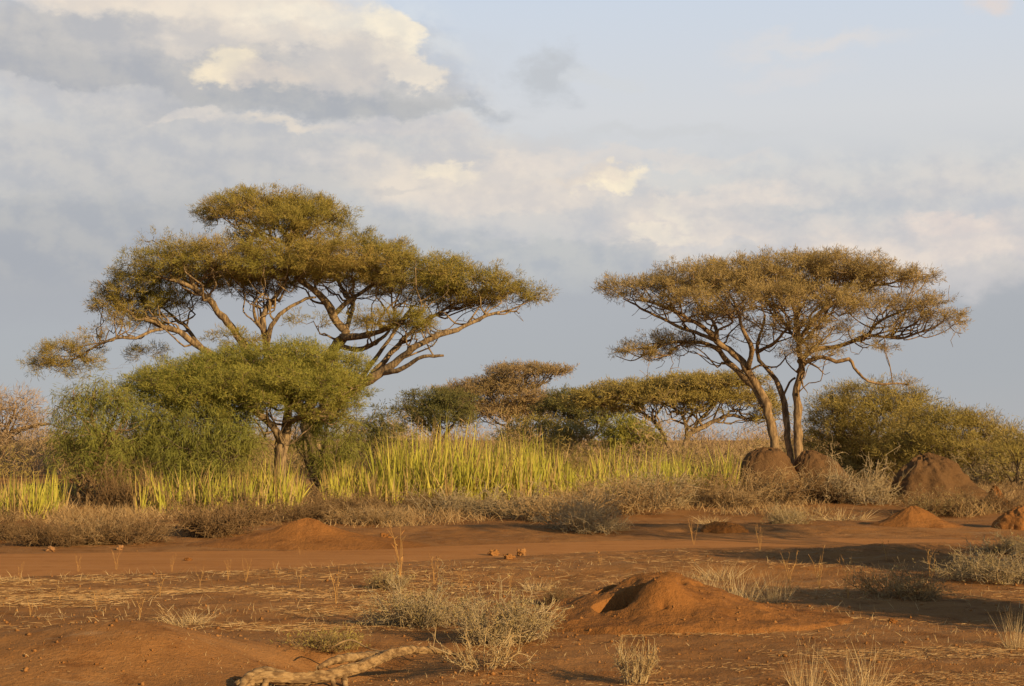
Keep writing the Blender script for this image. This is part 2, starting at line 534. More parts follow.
# -- the big olive acacia on the left
tree('umbrella_acacia', 'tallest acacia, olive flat-topped crown with a raised tier, behind the low green tree', 'tree',
     base_at(322, 70), 70,
     [([(322, 497), (320, 470), (314, 440), (306, 415)], 12, 9),
      ([(310, 430), (330, 408), (352, 392, -.5), (375, 376, -1), (398, 360, -1.5), (418, 345, -2), (445, 334, -2), (472, 322, -1.5), (500, 312, -1)], 8, 1.6),
      ([(365, 383, -.7), (385, 360, -.5), (402, 340, 0), (420, 326, .5), (440, 312, .7), (462, 302, 1)], 4.5, 1.3),
      ([(352, 392, -.5), (368, 368, .6), (384, 345, 1.2), (400, 326, 1.6), (412, 305, 2)], 4.0, 1.3),
      ([(380, 373, -1), (396, 371, -1.8), (412, 362, -2.2), (424, 357, -2.5), (434, 357, -2.6), (444, 356, -2.7)], 3.6, 1.5, 'bare'),
      ([(306, 415), (322, 375), (337, 345, .3), (345, 332, .5), (334, 315, .6), (322, 300, .3), (305, 286, 0), (290, 265, 0), (285, 240, .3), (278, 218, .5)], 8, 1.8),
      ([(341, 338, .3), (355, 336, 0), (372, 334, -.4), (386, 328, -1), (405, 318, -2), (420, 312, -2.4)], 5.0, 1.8),
      ([(338, 345, .3), (356, 350, 0.2), (372, 344, 0), (388, 332, .5), (402, 318, 1.2)], 3.8, 1.4),
      ([(334, 315, .6), (348, 300, .5), (362, 292, 1), (380, 282, 1.4), (400, 275, 2)], 3.5, 1.2),
      ([(306, 415), (285, 390), (270, 365, -.5), (266, 340, -.8), (262, 318, -.8), (270, 302, -.6), (282, 285, -.4), (290, 265, 0)], 6.5, 1.8),
      ([(267, 345, -.8), (272, 325, -1), (285, 310, -1), (300, 300, -.8), (316, 296, -.4)], 3.8, 1.4),
      ([(265, 335, -.8), (256, 318, -1.5), (252, 304, -1.8), (262, 292, -2)], 2.4, 1.2),
      ([(306, 415), (275, 385, .5), (250, 352, 0), (232, 326, -.5), (212, 304, -1), (194, 287, -1.4), (188, 272, -1.8), (176, 262, -2)], 6.5, 2),
      ([(196, 290, -1.3), (182, 282, -1.8), (165, 277, -2), (150, 276, -2)], 3.0, 1.2),
      ([(196, 285, -1.3), (206, 276, -2), (220, 272, -2.2)], 2.2, 1),
      ([(285, 400, .8), (245, 375, .8), (212, 357, .5), (190, 340, .3), (165, 327, 0), (140, 316, 0), (118, 308, 0)], 6, 1.6),
      ([(206, 352, .5), (188, 332, 1), (176, 318, 1.6), (160, 305, 2)], 3.2, 1.2),
      ([(168, 328, 0), (150, 332, -.5), (135, 338, -.8), (117, 337, -.8), (103, 343, -.5), (85, 352, 0), (70, 360, 0)], 2.2, 1),
      ([(345, 332, .5), (352, 315, 2), (348, 298, 3.4), (335, 280, 4.5), (315, 265, 5)], 3.6, 1.3),
      ([(300, 280, 0), (285, 262, 0), (265, 240, -.3), (245, 222, -.5), (230, 212, -.5)], 2.6, 1),
      ([(290, 262, 0), (302, 240, .4), (318, 224, .5), (335, 214, .6)], 2.4, 1),
      ],
     [(240, 208, 44, 11, 0, 2.3), (308, 211, 42, 12, 0.5, 2.3), (270, 202, 58, 10, 1.2, 2.3), (330, 222, 30, 10, .4, 1.6), (225, 218, 26, 8, .2, 1.4), (385, 250, 30, 10, 0, 1.8), (250, 280, 50, 10, 1, 2), (290, 218, 40, 9, -1, 1.8),
      (275, 234, 50, 11, 0, 2.2, .55), (335, 238, 38, 10, 0, 2.0, .8), (235, 240, 22, 6, 0, 1.2, .5), (365, 240, 18, 6, 0, 1.2, .6),
      (160, 264, 40, 16, -1, 2.3), (130, 285, 34, 13, 0, 2.0), (215, 255, 56, 16, -1.5, 2.6), (282, 258, 66, 18, -1.2, 3.0), (350, 258, 62, 18, -1.2, 3.0),
      (415, 268, 58, 17, -1, 2.8), (470, 280, 52, 14, -.5, 2.3), (512, 292, 34, 8, 0, 1.6), (535, 298, 12, 4, 0, .8, .8), (455, 297, 48, 9, 1, 1.8),
      (205, 276, 66, 12, 4, 1.8), (300, 268, 80, 15, 5, 2.3), (400, 282, 80, 12, 4.2, 2.0),
      (128, 306, 36, 10, 0, 1.8), (172, 298, 36, 8, 1, 1.8), (108, 300, 20, 9, .3, 1.2), (165, 318, 26, 6, 1, 1.0, .6), (130, 322, 30, 5, 0, .9, .8),
      (160, 240, 16, 4, -.5, .7, .8), (388, 318, 40, 8, -2.5, 1.5), (410, 320, 22, 6, -2, 1.2), (425, 330, 20, 4, -2, .8, .7), (236, 338, 26, 8, -3, 1.1, .9), (318, 322, 12, 7, -1.5, .7, .8), (296, 318, 10, 7, -2, .6, .6),
      (70, 352, 34, 11, 0, 1.5), (52, 364, 26, 6, 0, 1.2), (92, 335, 16, 7, -.5, .9, .7), (96, 362, 12, 10, 0, .8, .5), (80, 375, 12, 5, 0, .6, .4), (150, 353, 22, 6, 3, 1.0, .9)],
     M['leaf_left'], M['bark'], per_m2=11, leaves=84, spread=0.21, seed=11, size=(0.10, 0.26), width=(0.010, 0.024), group='flat-topped acacia trees')

# -- the golden acacia on the right
tree('umbrella_acacia', 'golden brown flat-topped acacia on leaning bare trunks behind the two rounded mounds', 'tree',
     base_at(792, 62), 62,
     [([(797, 492), (797, 465), (796, 435), (796, 408), (798, 385), (800, 366, -.2), (799, 342, -.2), (795, 315, 0), (790, 292, .3), (788, 272, .5)], 6.3, 1.8),
      ([(786, 490), (781, 465), (774, 440), (766, 412), (757, 388), (747, 369, -.3), (735, 355, -.5), (717, 341, -.7), (702, 327, -1), (682, 314, -1.3), (660, 306, -1.3), (640, 300, -1)], 7.2, 1.4),
      ([(764, 406), (748, 382, .6), (730, 362, .8), (716, 348, .8), (700, 341, .6), (682, 342, .4), (660, 345, .2), (640, 349, 0)], 4.2, 1.3),
      ([(791, 480, .2), (790, 450, .3), (788, 420, .4), (783, 396, .5), (776, 380, .5), (764, 368, .6), (757, 352, .8), (760, 335, 1), (766, 315, 1.4)], 4.6, 1.5),
      ([(783, 396, .5), (790, 382, .2), (795, 378, 0)], 1.8, 1.3),
      ([(798, 372, -.3), (806, 362, -.8), (820, 357, -1.1), (836, 361, -1.2), (847, 360, -1.2), (853, 368, -1.2), (862, 378, -1.2), (876, 384, -1.2), (892, 384, -1.1), (908, 385, -1)], 3.0, 1.0, 'bare'),
      ([(808, 362, -.8), (818, 368, -1.3), (823, 374, -1.5)], 1.6, .5),
      ([(800, 376, -.2), (804, 386, -.9), (808, 392, -1)], 1.5, .4),
      ([(799, 362, 0), (815, 350, .4), (838, 347, .5), (852, 342, .4), (866, 336, 0), (884, 338, -.4), (904, 336, -.7), (925, 330, -1), (945, 322, -1.3)], 3.3, 1.0),
      ([(868, 335, 0), (878, 322, -.3), (895, 314, -.5), (912, 306, -.8), (930, 300, -1)], 2.0, .9),
      ([(799, 340, 0), (815, 318, .4), (836, 300, .7), (850, 285, .9), (868, 284, .8), (885, 284, .6), (905, 278, .5), (925, 277, .5)], 3.0, .9),
      ([(747, 369, -.3), (752, 350, -1), (742, 325, -1.6), (735, 305, -1.6), (720, 288, -1)], 3.6, 1.2),
      ([(717, 341, -.7), (690, 330, .3), (662, 318, .5), (640, 308, .2), (622, 298, -.5)], 2.6, .9),
      ([(717, 341, -.7), (714, 322, 1), (700, 305, 2), (690, 290, 2.4)], 2.4, 1),
      ([(757, 352, .8), (770, 345, -.6), (782, 335, -1.5), (790, 322, -2), (776, 306, -2.4)], 2.4, 1.0),
      ([(799, 342, 0), (785, 325, 2.0), (770, 305, 3.5), (755, 290, 4.5)], 2.6, 1.0),
      ([(799, 345, 0), (815, 330, 2), (828, 308, 3.6), (835, 290, 4.5)], 2.4, 1.0),
      ],
     [(622, 287, 24, 8, -1, 1.3), (606, 292, 9, 6, -1, .7), (655, 286, 34, 9, -1.2, 1.8), (690, 278, 42, 12, -.8, 2.4), (735, 272, 46, 13, 0, 3.0), (692, 300, 36, 8, -2.5, 1.7), (655, 302, 20, 5, -1.5, 1.0, .6),
      (785, 268, 46, 13, 1.2, 3.0), (765, 294, 42, 11, -2.5, 2.2), (836, 263, 44, 9, 1, 2.6), (818, 296, 48, 12, -2, 2.2), (895, 276, 44, 6, 0.5, 1.7), (862, 270, 30, 7, .5, 2),
      (872, 291, 18, 4, 1, 1.0, .9), (912, 302, 36, 7, -1, 1.5), (946, 318, 24, 7, -1.5, 1.3), (900, 322, 28, 7, -.7, 1.3, .8), (920, 312, 26, 6, -1, 1.2, .7), (868, 306, 26, 7, -1.5, 1.5, .8),
      (638, 351, 27, 6, 0, 1.2, .9), (676, 341, 32, 7, .8, 1.6, .9), (655, 358, 16, 4, 0, .8, .6), (800, 326, 40, 10, -1.2, 1.8, .75), (815, 348, 32, 8, -1, 1.3, .7), (850, 330, 26, 7, -.5, 1.3, .55), (870, 345, 18, 4, -.4, .8, .5),
      (722, 314, 40, 8, 2, 1.8, .8), (750, 286, 80, 9, 4.3, 1.8, .8), (830, 284, 56, 9, 4.3, 1.8, .7), (775, 345, 26, 10, .5, 1.2, .25), (745, 330, 26, 8, 0, 1.2, .4), (885, 345, 10, 2, -.4, .5, .5), (906, 384, 9, 3, -1, .4, .6)],
     M['leaf_right'], M['bark_pale'], per_m2=12, leaves=74, spread=0.18, seed=23, size=(0.09, 0.23), width=(0.010, 0.023), group='flat-topped acacia trees')

# -- the low green tree in front of the big one
tree('thorn_tree', 'low spreading yellow-green tree on a thick reddish trunk, in front of the tallest acacia', 'tree',
     base_at(279, 55), 55,
     [([(278, 508), (279, 480), (282, 455), (286, 432), (288, 412), (292, 396)], 8.5, 5),
      ([(283, 446), (274, 430, -.5), (262, 416, -.8), (245, 404, -1), (222, 395, -1), (195, 390, -.6), (165, 388, -.3)], 5.5, 1.5),
      ([(286, 425), (302, 416, -.8), (322, 408, -1.2), (345, 398, -1)], 4.5, 1.3),
      ([(290, 405), (308, 390, .8), (325, 376, 1.2), (342, 366, 1.2)], 4, 1.3),
      ([(290, 402), (275, 385, .5), (255, 372, .8), (232, 366, .8)], 4, 1.3),
      ([(288, 415), (292, 395, 2), (280, 378, 3), (262, 365, 3.5)], 3.4, 1.2), ],
     [(300, 347, 26, 6, .6, 1.2), (218, 362, 24, 6, .8, 1.2), (352, 362, 16, 6, .5, .9), (292, 357, 62, 14, .5, 2.2), (340, 372, 30, 14, 0, 1.6), (250, 384, 70, 16, -.6, 2.0), (190, 380, 50, 14, .4, 2.0), (330, 366, 38, 14, .5, 2.0), (250, 362, 62, 14, .6, 2.3), (205, 372, 56, 13, 0, 2.2), (165, 382, 36, 11, -.2, 1.8), (140, 390, 18, 6, 0, 1.1),
      (270, 378, 60, 13, -1.4, 1.9), (325, 384, 38, 13, -1.0, 1.8), (215, 390, 50, 10, -1.2, 1.7), (345, 388, 24, 10, .5, 1.3), (300, 395, 40, 9, -1, 1.5), (250, 398, 30, 7, -1, 1.3, .8), (270, 368, 70, 13, 3, 1.6), (348, 402, 18, 5, -.8, .8, .7), (150, 400, 24, 6, -.4, 1.0, .7), (190, 402, 26, 6, -.8, 1.1, .6), (352, 384, 16, 10, .4, 1.0), (330, 404, 20, 5, -1.1, .9, .6), (225, 404, 26, 5, -1.2, 1.0, .5), (235, 412, 40, 9, -.9, 1.3, .7), (318, 410, 36, 10, -.8, 1.3, .8), (165, 408, 34, 9, -.6, 1.2, .7), (128, 402, 20, 8, -.2, 1.0, .7), (140, 384, 26, 10, .2, 1.3), (185, 396, 44, 9, -1.2, 1.4), (352, 400, 18, 12, -.2, 1.0), (268, 404, 30, 8, -1.5, 1.2, .7), (348, 415, 16, 9, 0, .9, .6), (205, 420, 26, 7, -.6, 1.0, .45)],
     M['leaf_green'], M['bark'], per_m2=16, leaves=70, spread=0.18, seed=31, size=(0.08, 0.20), width=(0.010, 0.022), gap=-.24, sec=.35, bare=.03)

# -- feathery hanging trees
tree('feathery_tree', 'feathery drooping green tree at the left with two thin reddish stems among the reeds', 'tree',
     base_at(90, 53), 53,
     [([(88, 517), (90, 490), (94, 465), (97, 442), (94, 425), (92, 408), (96, 390)], 4.5, 1.3),
      ([(80, 515), (79, 490), (78, 470), (72, 450), (66, 432)], 3, 1),
      ([(94, 460), (106, 445, -.4), (118, 430, -.6), (125, 410, -.6)], 2.6, .9),
      ([(97, 442), (112, 425, .8), (122, 400, 1)], 2.2, .9)],
     [(100, 388, 34, 12, 0, 1.3), (78, 402, 24, 13, 0, 1.1), (122, 402, 30, 15, 0, 1.3), (66, 424, 20, 13, 0, 1.0), (95, 422, 34, 16, -.4, 1.4), (130, 432, 28, 17, 0, 1.2), (76, 448, 26, 14, 0, 1.1, .8), (112, 455, 34, 15, -.3, 1.2, .8), (90, 472, 28, 9, 0, 1.0, .4), (148, 418, 18, 13, .5, 1.0), (62, 446, 16, 18, 0, .9, .8) , (108, 438, 36, 16, .6, 1.2, .8), (125, 470, 24, 10, 0, 1.0, .6)],
     M['leaf_feather'], M['bark_pale'], per_m2=24, leaves=32, spread=0.2, droop=0.9, flat=1.6, seed=41, size=(0.14, 0.36), width=(0.011, 0.025), gap=-.2, tip=0.008)
tree('feathery_shrub', 'large feathery green shrub filling the shade below the low yellow-green tree, left of its trunk', 'shrub',
     base_at(200, 53.6), 53.6,
     [([(200, 505), (198, 475), (195, 455), (190, 430)], 3, 1), ([(205, 505), (215, 470), (228, 440)], 2.4, .9), ([(198, 500), (175, 465), (160, 440)], 2.2, .9)],
     [(165, 420, 26, 15, 0, 1.3), (200, 415, 34, 14, 0, 1.5), (235, 425, 30, 16, 0, 1.4), (180, 440, 36, 17, -.4, 1.5), (220, 448, 34, 17, -.4, 1.4), (150, 448, 20, 14, 0, 1.0), (195, 462, 44, 12, -.4, 1.4, .8), (250, 440, 16, 14, 0.2, .9, .7), (170, 405, 26, 12, .5, 1.2), (220, 405, 30, 10, .6, 1.2), (200, 432, 60, 22, 1, 1.5)],
     M['leaf_feather'], M['bark_dark'], per_m2=22, leaves=32, spread=0.2, droop=0.9, flat=1.6, seed=43, size=(0.14, 0.36), width=(0.011, 0.025), gap=-.2, tip=0.008)
tree('feathery_shrub', 'darker feathery green shrub hanging low to the right of the thick reddish trunk', 'shrub',
     base_at(330, 57.2), 57.2,
     [([(320, 502), (318, 475), (322, 445), (326, 425)], 3, 1), ([(322, 500), (335, 465), (345, 435)], 2.2, .9), ([(319, 490), (305, 460), (302, 435)], 2, .8)],
     [(315, 416, 26, 12, 0, 1.1), (340, 420, 24, 16, 0, 1.2), (325, 440, 36, 16, -.3, 1.3), (350, 440, 16, 14, 0, 1.0, .7), (318, 452, 18, 12, 0, .9, .8), (335, 460, 28, 11, 0, 1.2, .7)],
     M['leaf_feather'], M['bark_dark'], per_m2=22, leaves=32, spread=0.2, droop=0.9, flat=1.6, seed=47, size=(0.14, 0.36), width=(0.011, 0.025), gap=-.2, tip=0.008)

# -- bare pinkish tree at the left edge
tree('bare_thorn_tree', 'nearly leafless pinkish brown tree cut by the left edge of the view', 'tree',
     base_at(-14, 66), 66,
     [([(-14, 487), (-10, 462), (-2, 442), (12, 432), (28, 427), (44, 424)], 4.5, 1.2), ([(-8, 455), (2, 435), (10, 418), (16, 405)], 2.6, .9), ([(-6, 450), (-14, 430), (-18, 410)], 2.6, .9)],
     [(10, 402, 26, 9, 0, 1.6, .7), (-15, 405, 25, 10, 0, 1.6, .7), (25, 412, 18, 7, 0, 1.2, .7), (2, 420, 36, 10, 0, 1.8, .7), (40, 422, 16, 6, 0, 1.0, .8), (15, 436, 30, 8, 0, 1.5, .5)],
     M['pink'], M['bark_pale'], per_m2=12, leaves=24, spread=0.3, seed=53, size=(0.2, 0.45), width=(0.012, 0.028))

# -- trees in the middle distance
FAR = dict(sides=6, tip=0.018, gap=-.42, bare=.1)
tree('thorn_tree', 'dark green rounded thorn tree with bare spiky twigs on its left, behind the reeds', 'tree', base_at(442, 120), 120,
     [([(442, 468), (440, 445), (436, 425), (430, 412)], 2.6, 1), ([(440, 445), (452, 425), (462, 408)], 2, .8), ([(438, 438), (420, 420), (404, 408)], 1.8, .7)],
     [(432, 398, 32, 8, 0, 2.2), (455, 402, 28, 9, 0, 2.2), (420, 410, 28, 7, 0, 2.0), (445, 415, 34, 7, -1, 2.0), (400, 408, 12, 8, 0, 1.0, .25), (420, 424, 24, 6, 0, 1.6, .7), (460, 422, 18, 7, 0, 1.4, .7)],
     M['leaf_far'], M['bark_dark'], per_m2=8, leaves=30, spread=0.28, seed=61, size=(0.16, 0.36), width=(0.025, 0.06), group='trees in the middle distance', **FAR)
tree('umbrella_acacia', 'brownish flat-topped acacia with a raised shelf of crown, the middle of the distant trees', 'tree', base_at(508, 138), 138,
     [([(508, 462), (508, 440), (509, 420), (514, 405), (522, 390), (530, 380)], 3, 1), ([(509, 422), (498, 408), (485, 400)], 1.8, .7), ([(512, 410), (528, 402), (545, 398)], 1.8, .7), ([(524, 390), (540, 386), (550, 378)], 1.5, .6)],
     [(525, 370, 42, 5, 0, 3.2), (554, 371, 18, 3, 0, 1.4), (505, 379, 26, 5, 0, 2.5), (478, 391, 30, 6, 0, 3), (498, 385, 44, 6, .5, 3), (455, 392, 24, 6, 0, 2), (520, 395, 30, 6, -1, 2.5), (460, 401, 30, 8, 0, 2.3), (510, 405, 50, 8, .5, 3), (545, 401, 22, 7, 0, 2), (495, 411, 40, 8, 0, 3, .8), (535, 413, 30, 6, 0, 2, .7)],
     M['leaf_farbrown'], M['bark_dark'], per_m2=7.5, leaves=26, spread=0.26, seed=67, size=(0.16, 0.38), width=(0.025, 0.06), group='trees in the middle distance', **FAR)
tree('thorn_tree', 'dark low-crowned tree joined to the left side of the green umbrella acacia in the distance', 'tree', base_at(585, 116), 116,
     [([(592, 466), (590, 448), (585, 432), (578, 420)], 2.6, 1), ([(589, 444), (600, 428), (610, 415)], 1.8, .7)],
     [(575, 398, 32, 7, 0, 2.2), (560, 408, 26, 8, 0, 2), (590, 410, 30, 8, 0, 2.2), (585, 420, 26, 6, 0, 1.8, .9), (608, 408, 18, 8, 0, 1.5), (548, 415, 14, 6, 0, 1.2)],
     M['leaf_far'], M['bark_dark'], per_m2=8, leaves=32, spread=0.28, seed=71, size=(0.16, 0.36), width=(0.025, 0.06), group='trees in the middle distance', **FAR)
tree('umbrella_acacia', 'green flat-topped acacia with forking bare limbs, behind the leaning trunks of the golden one', 'tree', base_at(682, 100), 100,
     [([(682, 470), (684, 448), (689, 434), (700, 427), (714, 420), (730, 416), (748, 418), (766, 419)], 4.5, 1.2),
      ([(676, 470), (670, 445), (662, 430), (652, 420), (640, 412), (630, 404)], 3.2, 1),
      ([(687, 438), (686, 424), (681, 414), (670, 408), (658, 402)], 2.6, .9), ([(692, 432), (700, 420), (712, 408), (722, 398)], 2.4, .8),
      ([(686, 424), (692, 412), (696, 402)], 1.6, .7), ([(652, 420), (662, 408), (672, 398)], 1.6, .7)],
     [(640, 387, 46, 6, 0, 2.6), (690, 382, 50, 6, 0, 2.8), (732, 380, 44, 6, 0, 2.4), (605, 395, 40, 5, 0, 2.2), (680, 394, 70, 5, .6, 2.6), (660, 398, 44, 6, -1, 2.4), (590, 402, 26, 4, 0, 1.8), (712, 398, 30, 4, -1, 1.8, .9), (752, 398, 30, 7, 0, 2.2), (770, 410, 20, 6, 0, 1.6), (700, 409, 24, 3, -1, 1.2, .7), (765, 418, 22, 3, 0, 1.2, .8), (628, 410, 18, 4, 0, 1.4)],
     M['leaf_bush'], M['bark'], per_m2=9.5, leaves=36, spread=0.22, seed=73, size=(0.13, 0.30), width=(0.022, 0.05), group='trees in the middle distance', **FAR)
tree('leafy_shrub', 'bright green rounded shrub below the left end of the green umbrella acacia', 'shrub', base_at(628, 94), 94,
     [([(628, 474), (627, 455), (626, 435)], 1.6, .6), ([(629, 470), (642, 448), (650, 436)], 1.2, .5)],
     [(622, 424, 18, 8, 0, 1.2), (634, 432, 26, 9, 0, 1.5), (615, 436, 20, 8, 0, 1.3), (645, 440, 18, 7, 0, 1.1), (625, 448, 34, 8, 0, 1.4, .8)],
     M['leaf_green'], M['bark_dark'], per_m2=11, leaves=34, spread=0.24, seed=79, size=(0.14, 0.32), width=(0.03, 0.06), sides=5)
tree('leafy_shrub', 'dull grey-green shrub in the gap between the low green tree and the reeds', 'shrub', base_at(378, 92), 92,
     [([(378, 476), (378, 455), (380, 430)], 1.8, .6), ([(377, 470), (365, 445), (360, 430)], 1.2, .5)],
     [(382, 416, 14, 9, 0, 1.1, .8), (372, 430, 24, 9, 0, 1.5), (392, 434, 20, 10, 0, 1.3), (362, 442, 18, 9, 0, 1.3), (384, 450, 30, 10, 0, 1.5, .8)],
     M['leaf_far'], M['bark_dark'], per_m2=11, leaves=32, spread=0.25, seed=83, size=(0.14, 0.32), width=(0.03, 0.06), sides=5)
tree('leafy_shrub', 'olive thicket shrub low between the brownish acacia and the dark low-crowned tree', 'shrub', base_at(545, 108), 108,
     [([(545, 468), (545, 450), (543, 435)], 1.6, .6), ([(546, 466), (562, 446), (572, 434)], 1.2, .5), ([(544, 466), (528, 446), (520, 434)], 1.2, .5)],
     [(530, 426, 20, 7, 0, 1.6), (555, 430, 24, 7, 0, 1.6), (575, 434, 22, 7, 0, 1.5), (515, 434, 18, 6, 0, 1.4), (545, 440, 40, 8, 0, 2)],
     M['leaf_bush'], M['bark_dark'], per_m2=8, leaves=30, spread=0.28, seed=89, size=(0.16, 0.36), width=(0.03, 0.07), sides=5)

# -- bushes at the right
tree('thorn_bush', 'large domed olive bush right of the golden acacia, its top ragged against the sky', 'bush', base_at(872, 74), 74,
     [([(872, 492), (870, 460), (868, 425)], 2.6, 1), ([(873, 490), (895, 450), (912, 420)], 2.2, .8), ([(871, 488), (845, 450), (830, 425)], 2.2, .8), ([(873, 488), (880, 450, -1.5), (888, 430, -2)], 2, .8)],
     [(868, 394, 40, 11, 0, 2.0), (900, 402, 34, 12, 0, 1.9), (838, 405, 30, 11, 0, 1.7), (870, 412, 50, 13, -1, 2.1), (915, 420, 28, 12, 0, 1.7), (835, 426, 34, 13, 0, 1.8), (880, 432, 52, 13, -1, 2.1), (845, 446, 36, 12, 0, 1.7, .8), (900, 450, 40, 12, 0, 1.7, .8), (912, 394, 10, 6, -.5, .6, .6), (820, 440, 20, 14, .2, 1.2), (868, 462, 60, 9, -.4, 1.8, .8), (930, 440, 22, 12, .4, 1.2)],
     M['leaf_bush'], M['bark_dark'], per_m2=13, leaves=46, spread=0.24, seed=97, size=(0.12, 0.28), width=(0.013, 0.03))
tree('thorn_bush', 'lower olive bush behind the tall pointed termite mound, running towards the right edge', 'bush', base_at(950, 68), 68,
     [([(950, 494), (950, 470), (948, 440)], 2.2, .8), ([(951, 492), (970, 465), (982, 445)], 1.8, .7), ([(949, 492), (925, 468), (912, 448)], 1.8, .7)],
     [(930, 412, 30, 8, .4, 1.4), (975, 420, 26, 7, 0, 1.3), (1000, 432, 20, 7, 0, 1.1), (945, 422, 36, 9, 0, 1.6), (968, 428, 30, 9, 0, 1.5), (920, 434, 30, 10, 0, 1.6), (985, 440, 26, 9, 0, 1.4), (950, 442, 44, 11, -.6, 1.8), (905, 450, 28, 11, 0, 1.4), (975, 455, 34, 9, 0, 1.4, .8), (935, 460, 40, 10, 0, 1.6, .9), (900, 440, 24, 12, .4, 1.4), (990, 452, 24, 12, .3, 1.2), (960, 470, 44, 9, 0, 1.6, .8)],
     M['leaf_bush'], M['bark_dark'], per_m2=13, leaves=46, spread=0.22, seed=101, size=(0.11, 0.26), width=(0.012, 0.028))
tree('thorn_bush', 'thorn bush cut by the right edge of the view, right of the lower olive bush', 'bush', base_at(1018, 62), 62,
     [([(1018, 495), (1018, 470), (1016, 450)], 2, .8), ([(1019, 492), (1034, 466), (1042, 445)], 1.8, .7), ([(1017, 492), (1004, 468), (998, 452)], 1.6, .6)],
     [(1022, 440, 26, 9, 0, 1.4, .8), (1005, 452, 24, 9, 0, 1.4, .8), (1040, 450, 24, 10, 0, 1.4, .8), (1015, 466, 34, 10, 0, 1.6, .7)],
     M['leaf_bush'], M['bark_dark'], per_m2=14, leaves=26, spread=0.22, seed=103, size=(0.14, 0.32), width=(0.014, 0.032))

# -- the bushes and the small acacia past the right edge whose shadows lie across the track
def offside(name, label, x, y, hh, rr, seed, leaf, per=16):
    z0 = float(zg(x, y)[0]); S = y / F
    def px(dx): return 512 + (x + dx) / S
    def py(z): return 440 - (z0 + z - H) / S
    return tree(name, label, 'bush' if 'bush' in name else 'tree', (x, y, z0), y,
                [([(px(0), py(-.1)), (px(.1), py(hh * .35)), (px(0), py(hh * .75))], .10 / S, .03 / S), ([(px(.05), py(.05)), (px(rr * .4), py(hh * .4)), (px(rr * .6), py(hh * .7))], .07 / S, .02 / S),
                 ([(px(-.05), py(.05)), (px(-rr * .4), py(hh * .4)), (px(-rr * .6), py(hh * .7))], .07 / S, .02 / S)],
                [(px(0), py(hh * .78), rr * .8 / S, hh * .2 / S, 0, rr * .8), (px(-rr * .4), py(hh * .55), rr * .6 / S, hh * .2 / S, 0, rr * .6), (px(rr * .4), py(hh * .55), rr * .6 / S, hh * .2 / S, 0, rr * .6), (px(0), py(hh * .33), rr * .9 / S, hh * .22 / S, 0, rr * .9)],
                leaf, M['bark_dark'], per_m2=per, leaves=48, spread=0.2, seed=seed, size=(0.14, 0.3), width=(0.03, 0.06))


offside('thorn_bush', 'bush out of view at the right whose shadow crosses the lower right of the ground', 10.4, 18.6, 2.7, 1.9, 111, M['leaf_bush'])
offside('thorn_bush', 'taller bush out of view at the right whose shadow darkens the track', 12.8, 25.6, 3.5, 2.2, 113, M['leaf_bush'])
xs, ys = 17.0, 27.0
Sx = ys / F
def _p(dx, z, dy=0): return (512 + (xs + dx) / Sx, 440 - (z - H) / Sx, dy)
tree('umbrella_acacia', 'small acacia beyond the right edge throwing a thin band of shade along the track', 'tree', (xs, ys, 0), ys,
     [([_p(0, -.2), _p(.2, 2.2), _p(0, 4.2), _p(-.1, 5.8)], .17 / Sx, .06 / Sx), ([_p(.1, 3), _p(-1.2, 5), _p(-2.6, 6.2)], .09 / Sx, .03 / Sx), ([_p(.1, 3), _p(1.2, 5), _p(2.6, 6.2)], .09 / Sx, .03 / Sx)],
     [(*_p(-2, 6.5)[:2], 2.2 / Sx, .35 / Sx, 0, 1.3), (*_p(.3, 6.8)[:2], 2.4 / Sx, .4 / Sx, .3, 1.5), (*_p(2.4, 6.4)[:2], 2.0 / Sx, .35 / Sx, 0, 1.3)],
     M['leaf_bush'], M['bark'], per_m2=9, leaves=34, spread=0.22, seed=117)

# ------------------------------------------------------------------ ground and track
def axis(dense0, dense1, step, lo, hi, growth=1.16):
    a = list(np.arange(dense0, dense1 + 1e-6, step))
    s, v = step, dense1
    while v < hi: s *= growth; v += s; a.append(min(v, hi))
    s, v = step, dense0
    while v > lo: s *= growth; v -= s; a.insert(0, max(v, lo))
    return np.array(a)


def grid_part(X, Y, Z):
    ny, nx = X.shape
    V = np.stack([X, Y, Z], -1).reshape(-1, 3)
    i = np.arange(ny - 1)[:, None] * nx + np.arange(nx - 1)[None]
    Q = np.stack([i, i + 1, i + nx + 1, i + nx], -1).reshape(-1, 4)
    return V, [Q]


gx = axis(-10.5, 10.5, 0.095, -7000, 7000, 1.10); gy = axis(14.0, 45.0, 0.095, -400, 9000, 1.08)
X, Y = np.meshgrid(gx, gy)
Z = zg(X.ravel(), Y.ravel()).reshape(X.shape)
Z = Z - 0.5 * (1 - sstep(0.55, 0.72, np.hypot((X - 2.22) / 2.7, (Y - 21.4) / 2.3)))
tag(link('ground', make_mesh('ground', [grid_part(X, Y, Z)], M['ground'], True)), kind='structure')

tx = np.arange(-45, 45.01, 0.2); tv = np.linspace(-1, 1, 33)
TX, TV = np.meshgrid(tx, tv)
cy, hw = track_c(TX.ravel())
edge = 0.86 + 0.10 * fbm(np.stack([TX.ravel() * 0.6, np.sign(TV.ravel()) * 5, TX.ravel() * 0], 1), 4)
TY = cy + TV.ravel() * hw * edge
TZ = zg(TX.ravel(), TY) + 0.012 - 0.016 * np.abs(TV.ravel()) ** 5 - 0.02 * np.exp(-((np.abs(TV.ravel()) - 0.45) / 0.12) ** 2) * 0
tag(link('dirt_track', make_mesh('dirt_track', [grid_part(TX, TY.reshape(TX.shape), TZ.reshape(TX.shape))], M['track'], True)), kind='structure')


